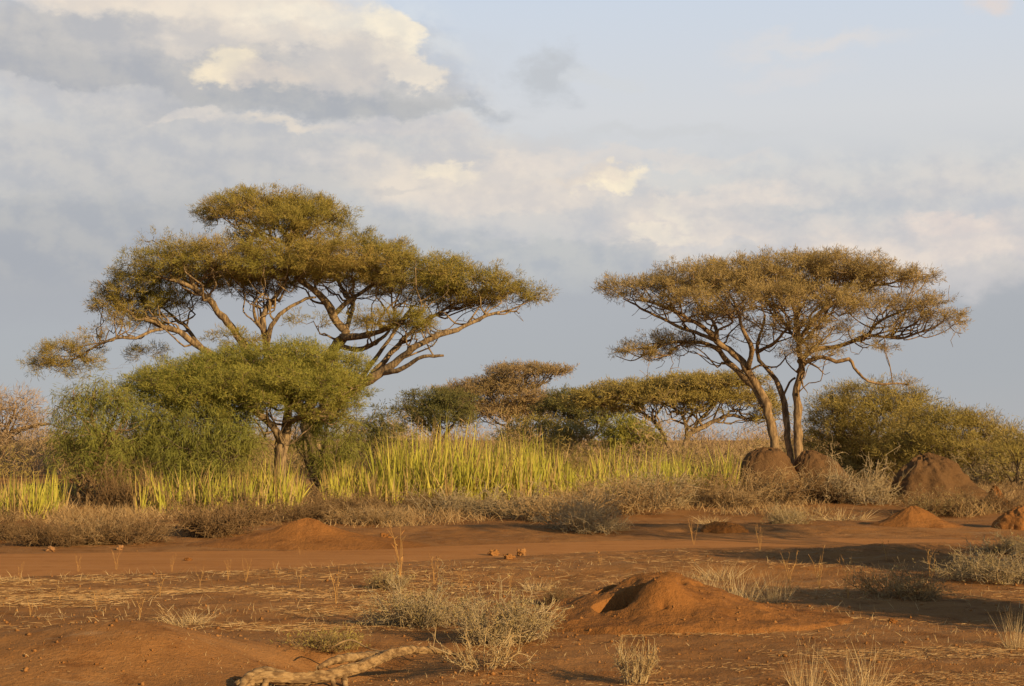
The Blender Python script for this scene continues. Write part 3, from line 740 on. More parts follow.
# ------------------------------------------------------------------ mounds
def mound(name, label, px, Y, rx, ry, h, q=2.2, skew=(0, 0), amp=0.1, mat='oldmound', freq=1.6, seed=0, cat='termite mound', rot=0.0, n=(60, 110), group=None):
    b = base_at(px, Y)
    t = np.linspace(0, 1, n[0])[:, None]; a = np.linspace(0, 2 * PI, n[1], endpoint=False)[None]
    z = h * (1 - t ** q) + 0 * a if q > 0 else h * (np.exp(-4.2 * np.abs(t) ** -q) - math.exp(-4.2)) + 0 * a
    z = np.where(t > 0.97, z - 0.25 * (t - 0.97) / 0.03, z)
    x = rx * t * np.cos(a) + skew[0] * (1 - t) ; y = ry * t * np.sin(a) + skew[1] * (1 - t)
    P = np.stack([x + 0 * z, y + 0 * z, z], -1).reshape(-1, 3)
    d = norm(P * [1 / rx ** 2, 1 / ry ** 2, 1 / h ** 2] + [0, 0, 1e-3])
    ns = fbm(P * freq + seed * 9.1, 5)
    P = P + d * (ns * amp + amp * .6 * fbm(P * freq * .45 + seed * 4.7, 2))[:, None] - d * (np.abs(fbm(P * freq * 3 + seed, 3)) * amp * 0.5)[:, None] + d * (amp * .55 * fbm(np.stack([np.broadcast_to(np.cos(a) * 3.2, z.shape).ravel(), np.broadcast_to(np.sin(a) * 3.2, z.shape).ravel(), np.broadcast_to(t * .9, z.shape).ravel() + seed], 1), 4))[:, None]
    c, s = math.cos(rot), math.sin(rot)
    P = np.stack([P[:, 0] * c - P[:, 1] * s, P[:, 0] * s + P[:, 1] * c, P[:, 2]], 1)
    if q < 0:                                         # low heaps follow the ground and run out into it
        P[:, 2] += zg(P[:, 0] + b[0], P[:, 1] + b[1]) - b[2] + .02 - .09 * sstep(.6, 1, np.repeat(t[:, 0], n[1]))
    i = np.arange(n[0] - 1)[:, None] * n[1]; j = np.arange(n[1])[None]; j2 = (j + 1) % n[1]
    Q = np.stack([i + j, i + n[1] + j, i + n[1] + j2, i + j2], -1).reshape(-1, 4)
    return tag(link(name, make_mesh(name, [(P, [Q])], M[mat], True), None, b), label, cat, group)


GM = 'old brown termite mounds'
mound('termite_mound', 'left of two rounded brown mounds touching the foot of the golden acacia', 766, 58, 1.32, 1.1, 1.72, 3.4, (.1, 0), .13, seed=1, group=GM)
mound('termite_mound', 'right of two rounded brown mounds below the golden acacia, sloping away to its right', 821, 58.3, 1.3, 1.1, 1.6, 2.4, (-.55, 0), .14, seed=2, group=GM)
mound('termite_mound', 'tall pointed brown mound in front of the olive bushes at the right', 940, 54, 1.95, 1.3, 1.62, 1.6, (-.6, 0), .22, seed=3, group=GM)
mound('termite_mound', 'low dark brown mound with a flat top at the right end of the reeds', 712, 56, .75, .6, .62, 3, (0, 0), .12, seed=4, group=GM)
mound('earth_mound', 'smooth low heap of red earth on the far edge of the track', 308, 36.6, 3.6, 1.7, .58, -1.4, (0, 0), .05, 'mound', 1.1, 5, 'earth mound')
mound('earth_mound', 'small smooth red earth cone beside the track at the right', 915, 43.0, 1.7, 1.2, .50, -1.8, (-.1, 0), .05, 'mound', 1.6, 6, 'earth mound')
mound('earth_mound', 'broken red earth heap with a dark undercut at the right edge', 1022, 42.5, .8, .7, .48, 3, (0, 0), .16, 'mound', 2.2, 7, 'earth mound')
mound('earth_mound', 'bright orange earth stump among dry grass beyond the pointed mound', 994, 52, .45, .4, .75, 1.8, (0, 0), .14, 'mound', 2.4, 8, 'earth mound')
mound('earth_block', 'eroded block of red earth on the near edge of the grass, beside the track', 724, 41.0, .62, .35, .24, 6, (0, 0), .12, 'mound', 4, 9, 'earth block')

# the hollowed mound in the foreground: a height field with two slots bitten into its left side
c0 = np.array([2.02, 21.4, 0.0]); c0[2] = float(zg(c0[0], c0[1])[0])
u = np.linspace(-2.5, 2.9, 240); v = np.linspace(-2.3, 2.3, 200)
U, V_ = np.meshgrid(u, v)
hx = np.where(U < 0, 1.35, 1.35); hy = np.where(V_ < 0, 1.35, 0.9)
ns = fbm(np.stack([U.ravel() * 1.3, V_.ravel() * 1.3, U.ravel() * 0], 1), 5).reshape(U.shape)
rr = np.sqrt((U / hx) ** 2 + (V_ / hy) ** 2) * (1 + 0.10 * ns)
hgt = 0.62 * np.exp(-(rr ** 1.7) * 1.15)
hgt = hgt + .27 * np.exp(-((U + .08) / .36) ** 2 - ((V_ + .88) / .30) ** 2)      # hump added to shade the hole, merging into the mound's front body
hgt = hgt + 0.05 * ns * np.exp(-rr ** 2 * .35) + 0.055 * fbm(np.stack([U.ravel() * 4, V_.ravel() * 4, U.ravel() * 0 + 4], 1), 5).reshape(U.shape) * np.exp(-rr ** 2 * .25)
n5 = fbm(np.stack([U.ravel() * 5, V_.ravel() * 5, U.ravel() * 0 + 2], 1), 3).reshape(U.shape)
def slot(cx, cy, ang, la, lb, depth):
    c, s = math.cos(ang), math.sin(ang)
    a = (U - cx) * c + (V_ - cy) * s; b = -(U - cx) * s + (V_ - cy) * c
    r = np.sqrt((a / la) ** 2 + (b / lb) ** 2)
    return depth * (1 - sstep(0.7, 1.06, r + 0.35 * ns + .22 * n5))
hgt = hgt - slot(-0.62, 0.16, 0.7, 0.40, 0.13, 0.30)
# a bite broken out of the left flank: level floor, steep wall on its right and at the back
ca, sa = math.cos(.42), math.sin(.42)
ba = (U + 0.70) * ca + (V_ + 0.66) * sa; bb = -(U + 0.70) * sa + (V_ + 0.66) * ca
rb_ = np.sqrt((ba / np.where(ba > 0, .46, .30)) ** 2 + (bb / np.where(bb > 0, .17, .40)) ** 2) + .28 * ns + .26 * n5
cut = 1 - sstep(.86, 1.02, rb_)
hgt = hgt * (1 - cut) + np.minimum(hgt, .05 + .05 * n5 - .10 * sstep(-.2, .4, ba)) * cut
for bx, by, br in ((.02, -.35, .07), (.22, -.30, .06), (.42, -.22, .05), (.1, .1, .05), (.55, -.1, .05), (-.1, -1.2, .05)):
    hgt = hgt - 0.09 * np.exp(-((U - bx) ** 2 + (V_ - by) ** 2) / br ** 2)
edge = np.maximum(np.abs((U - .2) / 2.7), np.abs(V_ / 2.3))
hgt = hgt + zg((U + c0[0]).ravel(), (V_ + c0[1]).ravel()).reshape(U.shape) - c0[2] + 0.012 - 0.22 * sstep(0.82, 1.0, np.hypot((U - .2) / 2.7, V_ / 2.3))
tag(link('termite_mound', make_mesh('termite_mound', [grid_part(U, V_, hgt)], M['mound'], True), None, c0),
    'bare red mound in the foreground with dark holes dug into its left side', 'termite mound')


# ------------------------------------------------------------------ small plants
ENDS = {}
def shrub_mesh(name, mat, seed, stems=60, subs=6, subsub=4, r=0.010, up=0.75, curl=0.35, clumps=4):
    """ragged tangle of fine dry twigs in a few clumps, about unit radius and unit height"""
    rng = np.random.RandomState(seed)
    parts = []
    def run(P, D, L, r0, r1, c):
        m = P + D * (L * .5)[:, None] + rng.normal(size=P.shape) * (L * .5 * c * .4)[:, None]
        e = P + D * L[:, None] + rng.normal(size=P.shape) * (L * c * .5)[:, None]
        parts.append(prisms(P, m, r0, (r0 + r1) / 2)); parts.append(prisms(m, e, (r0 + r1) / 2, r1))
        return m, e
    ca = rng.uniform(0, 2 * PI, clumps); cr = np.sqrt(rng.uniform(0.05, 1, clumps)) * .6; cs = rng.uniform(.45, 1.0, clumps); cs[0] = 1
    if clumps == 1: cr[:] = 0
    which = rng.randint(0, clumps, stems)
    a = rng.uniform(0, 2 * PI, stems); rb = np.sqrt(rng.uniform(0, 1, stems)) * (.3 if clumps > 1 else .4)
    P = np.stack([np.cos(a) * rb + (np.cos(ca) * cr)[which], np.sin(a) * rb + (np.sin(ca) * cr)[which], -0.05 * np.ones(stems)], 1)
    D = norm(np.stack([np.cos(a) * rng.uniform(.1, 1.0, stems), np.sin(a) * rng.uniform(.1, 1.0, stems), rng.uniform(.35, 1, stems) * up / .75], 1))
    L = rng.uniform(.4, .95, stems) * cs[which]
    m, e = run(P, D, L, r * 1.2, r * .8, curl)
    t = rng.uniform(.2, 1, (stems, subs))
    Q = (P[:, None] * (1 - t)[..., None] + e[:, None] * t[..., None]).reshape(-1, 3)
    D2 = norm(np.repeat(D, subs, 0) + rng.normal(size=(stems * subs, 3)) * .75)
    L2 = rng.uniform(.2, .5, len(Q)) * np.repeat(cs[which], subs)
    m, e = run(Q, D2, L2, r * .75, r * .5, curl * 1.4)
    t = rng.uniform(.2, 1, (len(Q), subsub))
    Q3 = (Q[:, None] * (1 - t)[..., None] + e[:, None] * t[..., None]).reshape(-1, 3)
    D3 = norm(np.repeat(D2, subsub, 0) + rng.normal(size=(len(Q3), 3)) * 1.0)
    m, e = run(Q3, D3, rng.uniform(.08, .26, len(Q3)), r * .5, r * .3, curl * 1.5)
    me = make_mesh(name, parts, mat)
    ENDS[me] = e
    return me


def tuft_mesh(name, mat, seed, n=240, rad=.55, spread=.6, wid=.010, bend=.55):
    rng = np.random.RandomState(seed)
    a = rng.uniform(0, 2 * PI, n); q = np.sqrt(rng.uniform(0, 1, n)) * rad
    P = np.stack([np.cos(a) * q, np.sin(a) * q, np.full(n, -.03)], 1)
    D = np.stack([np.cos(a) * q * spread / rad, np.sin(a) * q * spread / rad, np.ones(n)], 1) + rng.normal(size=(n, 3)) * [.25, .25, .05]
    flop = rng.uniform(size=n) < .3
    D[flop] = D[flop] * [1, 1, .35] + rng.normal(size=(int(flop.sum()), 3)) * [.6, .6, .1]
    L = rng.uniform(.2, 1, n) ** 1.2 * np.where(flop, .7, 1)
    return make_mesh(name, [straps(P, D, L, wid * rng.uniform(.6, 1.3, n), rng, bend)], mat)


def weed_mesh(name, mat, seed, n=4):
    rng = np.random.RandomState(seed)
    parts = []
    for _ in range(n):
        a = rng.uniform(0, 2 * PI)
        P = np.array([[0, 0, -.04], [.05 * math.cos(a), .05 * math.sin(a), .3], [.14 * math.cos(a), .14 * math.sin(a), .65], [.2 * math.cos(a) + rng.normal() * .05, .2 * math.sin(a), rng.uniform(.7, 1)]])
        P[:, :2] *= 1.9; P[1:] += rng.normal(size=(3, 3)) * .05
        parts.append(tube(P, [.011, .009, .007, .003], 4, 0, False))
        k = 7
        t = rng.uniform(.3, 1, k); z = P[-1, 2]
        Q = np.stack([np.interp(t * z, P[:, 2], P[:, i]) for i in range(3)], 1)
        parts.append(blades(Q, norm(rng.normal(size=(k, 3)) + [0, 0, .9]), rng.uniform(.08, .22, k), .018, rng))
    return make_mesh(name, parts, mat)


DRY = [shrub_mesh('dry_shrub', M['dry'], 200 + i) for i in range(4)]
PALE = [shrub_mesh('dry_shrub', M['dry_pale'], 250 + i) for i in range(3)]
DARK = [shrub_mesh('dry_shrub', M['dry_dark'], 210 + i) for i in range(3)]
TUFT = [tuft_mesh('grass_tuft', M['straw'], 220 + i) for i in range(4)]
WEED = [weed_mesh('dead_weed', M['orange'], 230 + i) for i in range(4)]


def put(name, me, label, cat, px, py, w, h, group=None, rot=None, deep=1.0):
    """stand a copy at the ground point seen at (px, py); w, h in pixels there"""
    g = G(px, py); S = g[1] / F
    return tag(link(name, me, None, g, RNG.uniform(0, 6.28) if rot is None else rot, (w * S / 2, w * S / 2 * deep, h * S)), label, cat, group)


GS = 'dry grey-brown shrubs along the far side of the track'
shrubs = [
    (12, 540, 80, 34, 1, 'dark dry shrub in the left corner of the row along the track, below yellow reeds'),
    (58, 545, 76, 32, 1, 'greyish dry shrub on the track edge below the stems of the feathery tree'),
    (104, 543, 80, 36, 0, 'pale dry shrub by the track under the right side of the feathery tree'),
    (122, 508, 64, 48, 1, 'tall dark dry shrub standing in the gap between two patches of reeds at left'),
    (150, 542, 84, 38, 1, 'dry brown shrub by the track, left of the darkest one'),
    (200, 535, 96, 48, 1, 'darkest and widest dry shrub of the row, left of the smooth heap of earth'),
    (246, 525, 70, 34, 1, 'dark dry shrub behind the left slope of the smooth heap of earth'),
    (292, 520, 74, 26, 1, 'dry shrub directly behind the peak of the smooth heap of earth'),
    (340, 513, 84, 30, 1, 'brown dry shrub behind the right slope of the smooth heap of earth'),
    (376, 524, 74, 26, 0, 'pale greyish dry shrub right of the smooth heap of earth'),
    (412, 512, 74, 28, 1, 'dark dry shrub at the foot of the tallest reeds'),
    (452, 514, 80, 30, 2, 'light dry shrub below the tallest reeds, right of a dark one'),
    (500, 515, 86, 34, 2, 'light dry shrub in the middle of the row below the reeds'),
    (548, 520, 90, 40, 0, 'light dry shrub straddling the bare bank right of the middle'),
    (588, 529, 84, 40, 2, 'straw coloured dry shrub closest to the track near the middle'),
    (618, 513, 92, 48, 0, 'bushy pale brown shrub below the right-hand reeds'),
    (652, 508, 86, 42, 2, 'pale brown shrub by the right end of the reeds'),
    (692, 502, 74, 28, 1, 'brown dry shrub in front of the low flat-topped mound'),
    (734, 507, 76, 32, 0, 'dry shrub left below the rounded mounds'),
    (775, 503, 112, 44, 0, 'wide heap of arching grey twigs in front of the left rounded mound'),
    (836, 502, 70, 34, 1, 'dark tangled shrub below the right rounded mound'),
    (872, 503, 82, 50, 2, 'upright pale shrub between the rounded mounds and the pointed mound'),
    (862, 480, 92, 44, 0, 'pinkish dry shrub under the domed olive bush'),
    (1000, 512, 74, 30, 1, 'dark dry shrub right of the pointed mound'),
    (990, 487, 96, 42, 2, 'dry shrub behind the right slope of the pointed mound'),
]
for i, (px, py, w, h, dk, lab) in enumerate(shrubs):
    pool = (DRY, DARK, PALE)[dk]
    put('dry_shrub', pool[i % len(pool)], lab, 'shrub', px, py, w * 1.05, h * 0.98, GS)


def leafy(name, label, px, py, w, h, seed, leaf, mesh=None, nl=2600, cat='shrub', lsize=(.03, .07)):
    """small shrub with parts: twigs and leaves"""
    rng = np.random.RandomState(seed)
    g = G(px, py); S = g[1] / F
    root = thing(name, label, cat, g)
    sc = (w * S / 2, w * S / 2, h * S)
    TW = mesh or DRY[seed % 4]; rz = rng.uniform(0, 6)
    o = link('twigs', TW, root, (0, 0, 0), 0, (1, 1, 1))
    o.rotation_euler = (0, 0, rz); o.scale = sc
    tw = TW
    e = ENDS[tw]; sel = rng.randint(0, len(e), nl)
    c_, s_ = math.cos(rz), math.sin(rz)
    P = np.stack([e[sel, 0] * c_ - e[sel, 1] * s_, e[sel, 0] * s_ + e[sel, 1] * c_, np.maximum(e[sel, 2], .02)], 1) * [sc[0], sc[1], sc[2]]
    P += rng.normal(size=P.shape) * .012
    D = norm(P * [.5, .5, .2] / max(sc) + rng.normal(size=P.shape) * .7 + [0, 0, .5])
    link('leaves', make_mesh('leaves', [blades(P, D, rng.uniform(*lsize, nl), rng.uniform(.006, .016, nl), rng)], leaf), root)
    return root


leafy('grey_shrub', 'grey-green shrub behind the right end of the fallen log', 430, 624, 96, 50, 301, M['leaf_grey'], PALE[0], nl=1500)
leafy('grey_shrub', 'bigger grey-green shrub with straw tops between the log and the hollowed mound', 500, 640, 98, 54, 302, M['leaf_grey'], PALE[1], nl=1600)
leafy('grey_shrub', 'small dark green tussock in the hollow behind the fallen log', 330, 650, 62, 22, 303, M['leaf_bush'], nl=1200)
leafy('grey_shrub', 'low grey-green sprig on bare soil left of the log shrubs', 388, 590, 40, 20, 304, M['leaf_grey'], nl=900)
leafy('grey_shrub', 'grey spiky shrub spreading below the pointed mound', 944, 514, 84, 24, 305, M['leaf_grey'], DARK[0], nl=2500, lsize=(.06, .14))
leafy('grey_shrub', 'shaded grey shrub right of centre in the dark band across the ground', 906, 598, 84, 36, 306, M['leaf_grey'], DRY[1], nl=500)
leafy('grey_shrub', 'olive and straw coloured shrub near the right edge above the shadow', 996, 580, 100, 38, 307, M['leaf_grey'], PALE[2], nl=1300)
leafy('grey_shrub', 'yellowish bush on the bank right above the bend of the track', 786, 524, 46, 20, 308, M['leaf_grey'], PALE[2], nl=1200, lsize=(.05, .12))
leafy('grey_shrub', 'straw-topped shrub on the bank at the right edge, above the olive one', 1008, 554, 70, 26, 309, M['leaf_grey'], PALE[0], nl=700, lsize=(.05, .11))

BARE = shrub_mesh('bare_twigs', M['straw'], 240, 26, 4, 2, .013, .7, .3, 1)
put('bare_shrub', BARE, 'bleached leafless shrub with forked twigs at the right tip of the log', 'shrub', 484, 668, 96, 46)
BARE2 = shrub_mesh('bare_twigs', M['straw'], 241, 44, 4, 2, .014, 1.3, .25, 1)
put('bare_shrub', BARE2, 'small straw tuft of upright bare stems at the bottom below the hollowed mound', 'shrub', 634, 684, 58, 46)
put('dry_shrub', DARK[2], 'small dark reddish dry shrub tucked against the left foot of the hollowed mound', 'shrub', 560, 606, 42, 26)

GT = 'straw grass tufts in the foreground'
tufts = [
    (672, 594, 60, 36, 'straw grass tuft leaning at the right shoulder of the hollowed mound'),
    (705, 600, 60, 40, 'straw grass tuft behind the right slope of the hollowed mound, second from it'),
    (740, 603, 66, 44, 'densest straw grass tuft between the hollowed mound and the dark band'),
    (775, 602, 50, 40, 'straw grass tuft at the right end of the pale grass behind the hollowed mound'),
    (720, 580, 60, 26, 'short straw grass behind the densest tuft'),
    (188, 624, 74, 22, 'wide flattened straw tuft on the bank at the left'),
    (858, 694, 84, 62, 'tall straw stalks cut by the bottom edge right of centre'),
    (806, 696, 50, 66, 'thin tall straw stalks at the bottom edge, left of the broad clump'),
    (1016, 650, 40, 54, 'straw stalks at the right edge below the shadow'),
    (610, 530, 60, 20, 'low straw tuft on the bank beside the track, right of the middle'),
    (712, 524, 50, 13, 'flat pale grass on top of the eroded earth block'),
    (845, 520, 80, 16, 'short tawny grass along the bank left of the small earth cone'),
    (1000, 500, 60, 22, 'tawny grass around the orange earth stump'),
    (536, 590, 44, 16, 'sparse straw tuft above the dark reddish dry shrub'),
]
for i, (px, py, w, h, lab) in enumerate(tufts):
    put('grass_tuft', TUFT[i % 4], lab, 'grass', px, py, w, h, GT)

GW = 'thin dead orange weeds on the bare soil'
weeds = [(400, 578, 56), (434, 584, 34), (336, 604, 40), (246, 582, 26), (172, 572, 18), (116, 570, 22), (140, 618, 26), (97, 610, 22), (228, 580, 22), (276, 578, 18), (300, 590, 24),
         (60, 600, 20), (20, 580, 18), (78, 572, 20), (200, 588, 22), (820, 590, 40), (848, 598, 44), (866, 596, 30), (790, 590, 40), (694, 545, 30), (760, 550, 26), (930, 580, 38), (372, 620, 16), (462, 590, 22),
         (600, 566, 16), (30, 616, 26), (160, 596, 22), (300, 555, 10), (510, 592, 20), (886, 560, 24)]
for i, (px, py, h) in enumerate(weeds):
    put('dead_weed', WEED[i % 4], 'thin leafless orange weed stalk standing on the bare red soil', 'weed', px, py, h * 1.1, h, GW)

# ------------------------------------------------------------------ reed-like sword plants (uncountable stands)
def stand(name, label, regions, seed, mat_i=('spear', 'spear_old')):
    rng = np.random.RandomState(seed)
    green, old = [[], [], [], []], [[], [], [], []]
    for (px0, px1, Y0, Y1, h0, h1, n) in regions:
        for _ in range(n):
            Y = rng.uniform(Y0, Y1); px = rng.uniform(px0, px1)
            x = W(px, 440, Y)[0]
            hc = (h0 + (h1 - h0) * rng.uniform() ** 1.4) * (0.82 + 0.55 * float(fbm(np.array([[x * .8, Y * .8, 2.0]]), 2)[0]))
            hc = min(hc, h1)
            k = rng.randint(6, 13)
            a = rng.uniform(0, 2 * PI, k); r = rng.uniform(0, .22, k)
            P = np.stack([x + np.cos(a) * r, Y + np.sin(a) * r, np.zeros(k)], 1)
            P[:, 2] = zg(P[:, 0], P[:, 1]) - .05
            if float(fbm(np.array([[x * .7, Y * .7, 6.0]]), 2)[0]) < -.26: continue
            lean = rng.normal(size=2) * .08
            D = np.stack([np.cos(a) * r * .7 + lean[0], np.sin(a) * r * .7 + lean[1], np.ones(k)], 1) + rng.normal(size=(k, 3)) * [.12, .12, 0] * np.where(rng.uniform(size=k) < .14, 4.5, 1)[:, None]
            dest = old if rng.uniform() < .3 else green
            for q, val in zip(dest, (P, D, hc * rng.uniform(.45, 1.12, k), rng.uniform(.024, .054, k))): q.append(val)
    root = None
    c = np.array([W((regions[0][0] + regions[0][1]) / 2, 440, (regions[0][2] + regions[0][3]) / 2)[0], (regions[0][2] + regions[0][3]) / 2, 0])
    c[2] = float(zg(c[0], c[1])[0])
    root = tag(link(name, None, None, c), label, 'reeds', None, 'stuff')
    for nm, dest, mt in (('green_leaves', green, mat_i[0]), ('withered_leaves', old, mat_i[1])):
        if dest[0]:
            P, D, L, Wd = [np.concatenate(q) for q in dest]
            link(nm, make_mesh(nm, [straps(P - c, D, L, Wd, rng, .10, 3)], M[mt]), root)
    return root


stand('sword_reeds', 'patch of yellow-green reeds at the left edge, below the bare pinkish tree', [(-20, 52, 47.5, 54, .9, 1.5, 90), (48, 66, 49, 52, 1.0, 1.6, 8)], 401)
stand('sword_reeds', 'belt of yellow-green reeds around the thick reddish trunk of the low green tree', [(140, 180, 49, 54, 0.9, 1.7, 50), (185, 300, 49, 56, 1.0, 1.9, 190)], 402)
stand('sword_reeds', 'large stand of tall yellow-green reeds in the middle, the tallest at its left', [(325, 400, 51, 60, 1.1, 2.3, 135), (385, 470, 53, 62, 1.7, 3.1, 200), (465, 540, 54, 63, 1.6, 2.8, 160), (535, 590, 55, 63, 1.3, 2.4, 75)], 403)
stand('sword_reeds', 'lower stand of bright yellow-green reeds in front of the green umbrella acacia', [(590, 660, 54, 63, 1.3, 2.3, 130), (655, 738, 54, 62, 1.4, 2.1, 230)], 404)

# ------------------------------------------------------------------ uncountable cover
def cover(name, label, cat, parts, mat):
    return tag(link(name, make_mesh(name, parts, mat)), label, cat, None, 'stuff')


rng = np.random.RandomState(501)
# dry brush that fills the field behind the row and between the reeds
P, D = [], []
n = 9000
Yb = rng.uniform(43, 66, n); px = rng.uniform(-80, 1110, n)
x = (px - 512) / F * Yb
m = fbm(np.stack([x * .35, Yb * .35, x * 0 + 8], 1), 3)
keep = m > -0.15 + .55 * sstep(1.5, 4, x) * (1 - sstep(47, 49.5, Yb)) + .5 * (1 - sstep(43, 48, Yb + rng.normal(size=n) * .6))
x, Yb, m = x[keep], Yb[keep], m[keep]
k = 7
P = np.repeat(np.stack([x, Yb, zg(x, Yb) - .02], 1), k, 0)
P[:, :2] += rng.normal(size=(len(P), 2)) * .16
hh = np.repeat(.28 + .55 * np.clip(m, 0, 1), k) * sstep(41.5, 47, P[:, 1])
D = norm(rng.normal(size=P.shape) * [.55, .55, .1] + [0, 0, 1])
cover('dry_brush', 'waist-high dry brown brush covering the field between the reeds and the shrubs', 'brush', [straps(P, D, np.maximum(.08, hh * rng.uniform(.5, 1.3, len(P))), rng.uniform(.008, .022, len(P)), rng, .5, 2)], M['brush'])

# far scrub closing the horizon
Pc, Dc, Lc, Wc = [], [], [], []
for i in range(640):
    Y0 = rng.uniform(80, 190) if i < 550 else rng.uniform(190, 420)
    xx = rng.uniform(-.42, .42) * Y0
    hb = (1.7 + 2.6 * rng.uniform() ** 2.2) * (1.15 if Y0 > 120 else .95); rb = rng.uniform(1.2, 3.0)
    if Y0 > 190: rb *= 2.2; hb *= 1.2
    kk = 420
    a = rng.uniform(0, 2 * PI, kk); q = np.sqrt(rng.uniform(0, 1, kk))
    z = rng.uniform(.05, 1, kk) * np.sqrt(np.clip(1.02 - q ** 2, 0, 1)) * hb
    Pc.append(np.stack([xx + np.cos(a) * q * rb, Y0 + np.sin(a) * q * rb, z + float(zg(xx, Y0)[0]) - .05], 1))
    Dc.append(rng.normal(size=(kk, 3)) * [.7, .7, .4] + [0, 0, .7]); Lc.append(rng.uniform(.25, .65, kk) * (1 if Y0 < 190 else 1.6)); Wc.append(rng.uniform(.018, .05, kk) * (1 if Y0 < 190 else 2))
Pg, Dg, Lg, Wg = [], [], [], []
for i in range(110):
    Y0 = rng.uniform(72, 130); xx = rng.uniform(-.40, .40) * Y0
    hb = (1.5 + 2.4 * rng.uniform() ** 2) * Y0 / 95; rb = rng.uniform(1.0, 2.6); kk = 700
    a = rng.uniform(0, 2 * PI, kk); q = np.sqrt(rng.uniform(0, 1, kk)); lump = 1 + .5 * np.sin(a * 3 + i) * q
    z = rng.uniform(.05, 1, kk) * np.sqrt(np.clip(1.02 - q ** 2, 0, 1)) * hb * lump
    Pg.append(np.stack([xx + np.cos(a) * q * rb, Y0 + np.sin(a) * q * rb, z + float(zg(xx, Y0)[0]) - .05], 1))
    Dg.append(rng.normal(size=(kk, 3)) * [.7, .7, .4] + [0, 0, .6]); Lg.append(rng.uniform(.2, .5, kk)); Wg.append(rng.uniform(.014, .035, kk))
cover('undergrowth', 'olive undergrowth mixed into the brown scrub behind the reeds', 'undergrowth', [blades(np.concatenate(Pg), np.concatenate(Dg), np.concatenate(Lg), np.concatenate(Wg), rng)], M['leaf_bush'])
cover('scrub', 'far belt of brown and olive scrub along the horizon', 'scrub', [blades(np.concatenate(Pc), np.concatenate(Dc), np.concatenate(Lc), np.concatenate(Wc), rng)], M['scrub'])

# straw lying on the soil
def scatter(n, px0, px1, py0, py1, seed, thr=-.05, sc=.9):
    r = np.random.RandomState(seed)
    py = r.uniform(py0, py1, n * 3); px = r.uniform(px0, px1, n * 3)
    Yd = H * F / (py - HORIZON)
    x = (px - 512) / F * Yd
    mk = fbm(np.stack([x * sc * .5, Yd * sc * 1.2, x * 0 + seed], 1), 4)
    cy, hw = track_c(x)
    ok = (mk + r.normal(size=len(x)) * .12 > thr) & (np.abs(Yd - cy) > hw * .8)
    md = np.hypot((x - 2.2) / 1.5, (Yd - 21.4) / 1.3)
    ok &= md > .95
    x, Yd = x[ok][:n], Yd[ok][:n]
    return x, Yd


parts = []
for (n, a0, a1, b0, b1, sd, th) in ((8500, -60, 470, 572, 632, 1, .10), (3000, 380, 1080, 548, 600, 2, .16), (9000, 620, 1080, 618, 700, 3, .08), (900, -40, 600, 640, 700, 4, .25), (1200, 200, 700, 556, 580, 5, .18)):
    x, Yd = scatter(n, a0, a1, b0, b1, 600 + sd, th)
    m = len(x)
    Pp = np.stack([x, Yd, zg(x, Yd) + .008], 1)
    ang = rng.uniform(0, PI, m)
    Dd = np.stack([np.cos(ang), np.sin(ang), rng.uniform(-.02, .16, m)], 1) * np.where(rng.uniform(size=m) < .5, -1, 1)[:, None] * [1, 1, 1]
    Dd[:, 2] = np.abs(Dd[:, 2])
    kn = np.clip((Yd - 10) / 13, .3, 1)
    parts.append(straps(Pp, Dd, rng.uniform(.03, .22, m) * kn, rng.uniform(.002, .0060, m) * kn, rng, .3, 2))
cover('straw_litter', 'pale broken straw strewn in patches over the red soil', 'straw', parts, M['litter'])

# sparse short grass standing in the litter
x, Yd = scatter(2600, -60, 1080, 560, 690, 650, .02)
m = len(x)
cover('dry_grass', 'sparse short dry grass blades standing out of the red soil', 'grass', [straps(np.stack([x, Yd, zg(x, Yd) - .01], 1), rng.normal(size=(m, 3)) * [.5, .5, .1] + [0, 0, 1], rng.uniform(.04, .18, m) * np.clip((Yd - 12) / 12, .3, 1), rng.uniform(.003, .007, m) * np.clip((Yd - 10) / 12, .4, 1), rng, .5, 2)], M['straw'])

# soil crumbs
def crumbs(x, y, z, s, rng):
    n = len(x)
    o = np.array([[1, 0, 0], [-1, 0, 0], [0, 1, 0], [0, -1, 0], [0, 0, 1], [0, 0, -1]], float)
    f = np.array([[0, 2, 4], [2, 1, 4], [1, 3, 4], [3, 0, 4], [2, 0, 5], [1, 2, 5], [3, 1, 5], [0, 3, 5]])
    V = np.stack([x, y, z], 1)[:, None] + o[None] * s[:, None, None] * rng.uniform(.55, 1.3, (n, 6, 1)) + rng.normal(size=(n, 6, 3)) * s[:, None, None] * .15
    return V.reshape(-1, 3), [(f[None] + np.arange(n)[:, None, None] * 6).reshape(-1, 3)]


py = np.random.RandomState(9).uniform(548, 692, 5200); px = rng.uniform(-40, 1080, 5200)
Yd = H * F / (py - HORIZON); x = (px - 512) / F * Yd
cy, hw = track_c(x); ok = np.abs(Yd - cy) > hw * .8
x, Yd = x[ok], Yd[ok]
cell = rng.randint(0, U.size, 900); cell = cell[(rr.ravel()[cell] < 1.5) & (rng.uniform(size=900) < .8)]
mx, my, mz = (U.ravel() + c0[0])[cell], (V_.ravel() + c0[1])[cell], (hgt.ravel() + c0[2])[cell]
s = .006 + .024 * rng.uniform(0, 1, len(x)) ** 6
cover('soil_crumbs', 'small crumbs and clods of red earth scattered over the bare soil', 'soil', [crumbs(x, Yd, zg(x, Yd) + s * .3, s, rng), crumbs(mx, my, mz + .004, .007 + .022 * rng.uniform(0, 1, len(mx)) ** 4, rng)], M['ground'])


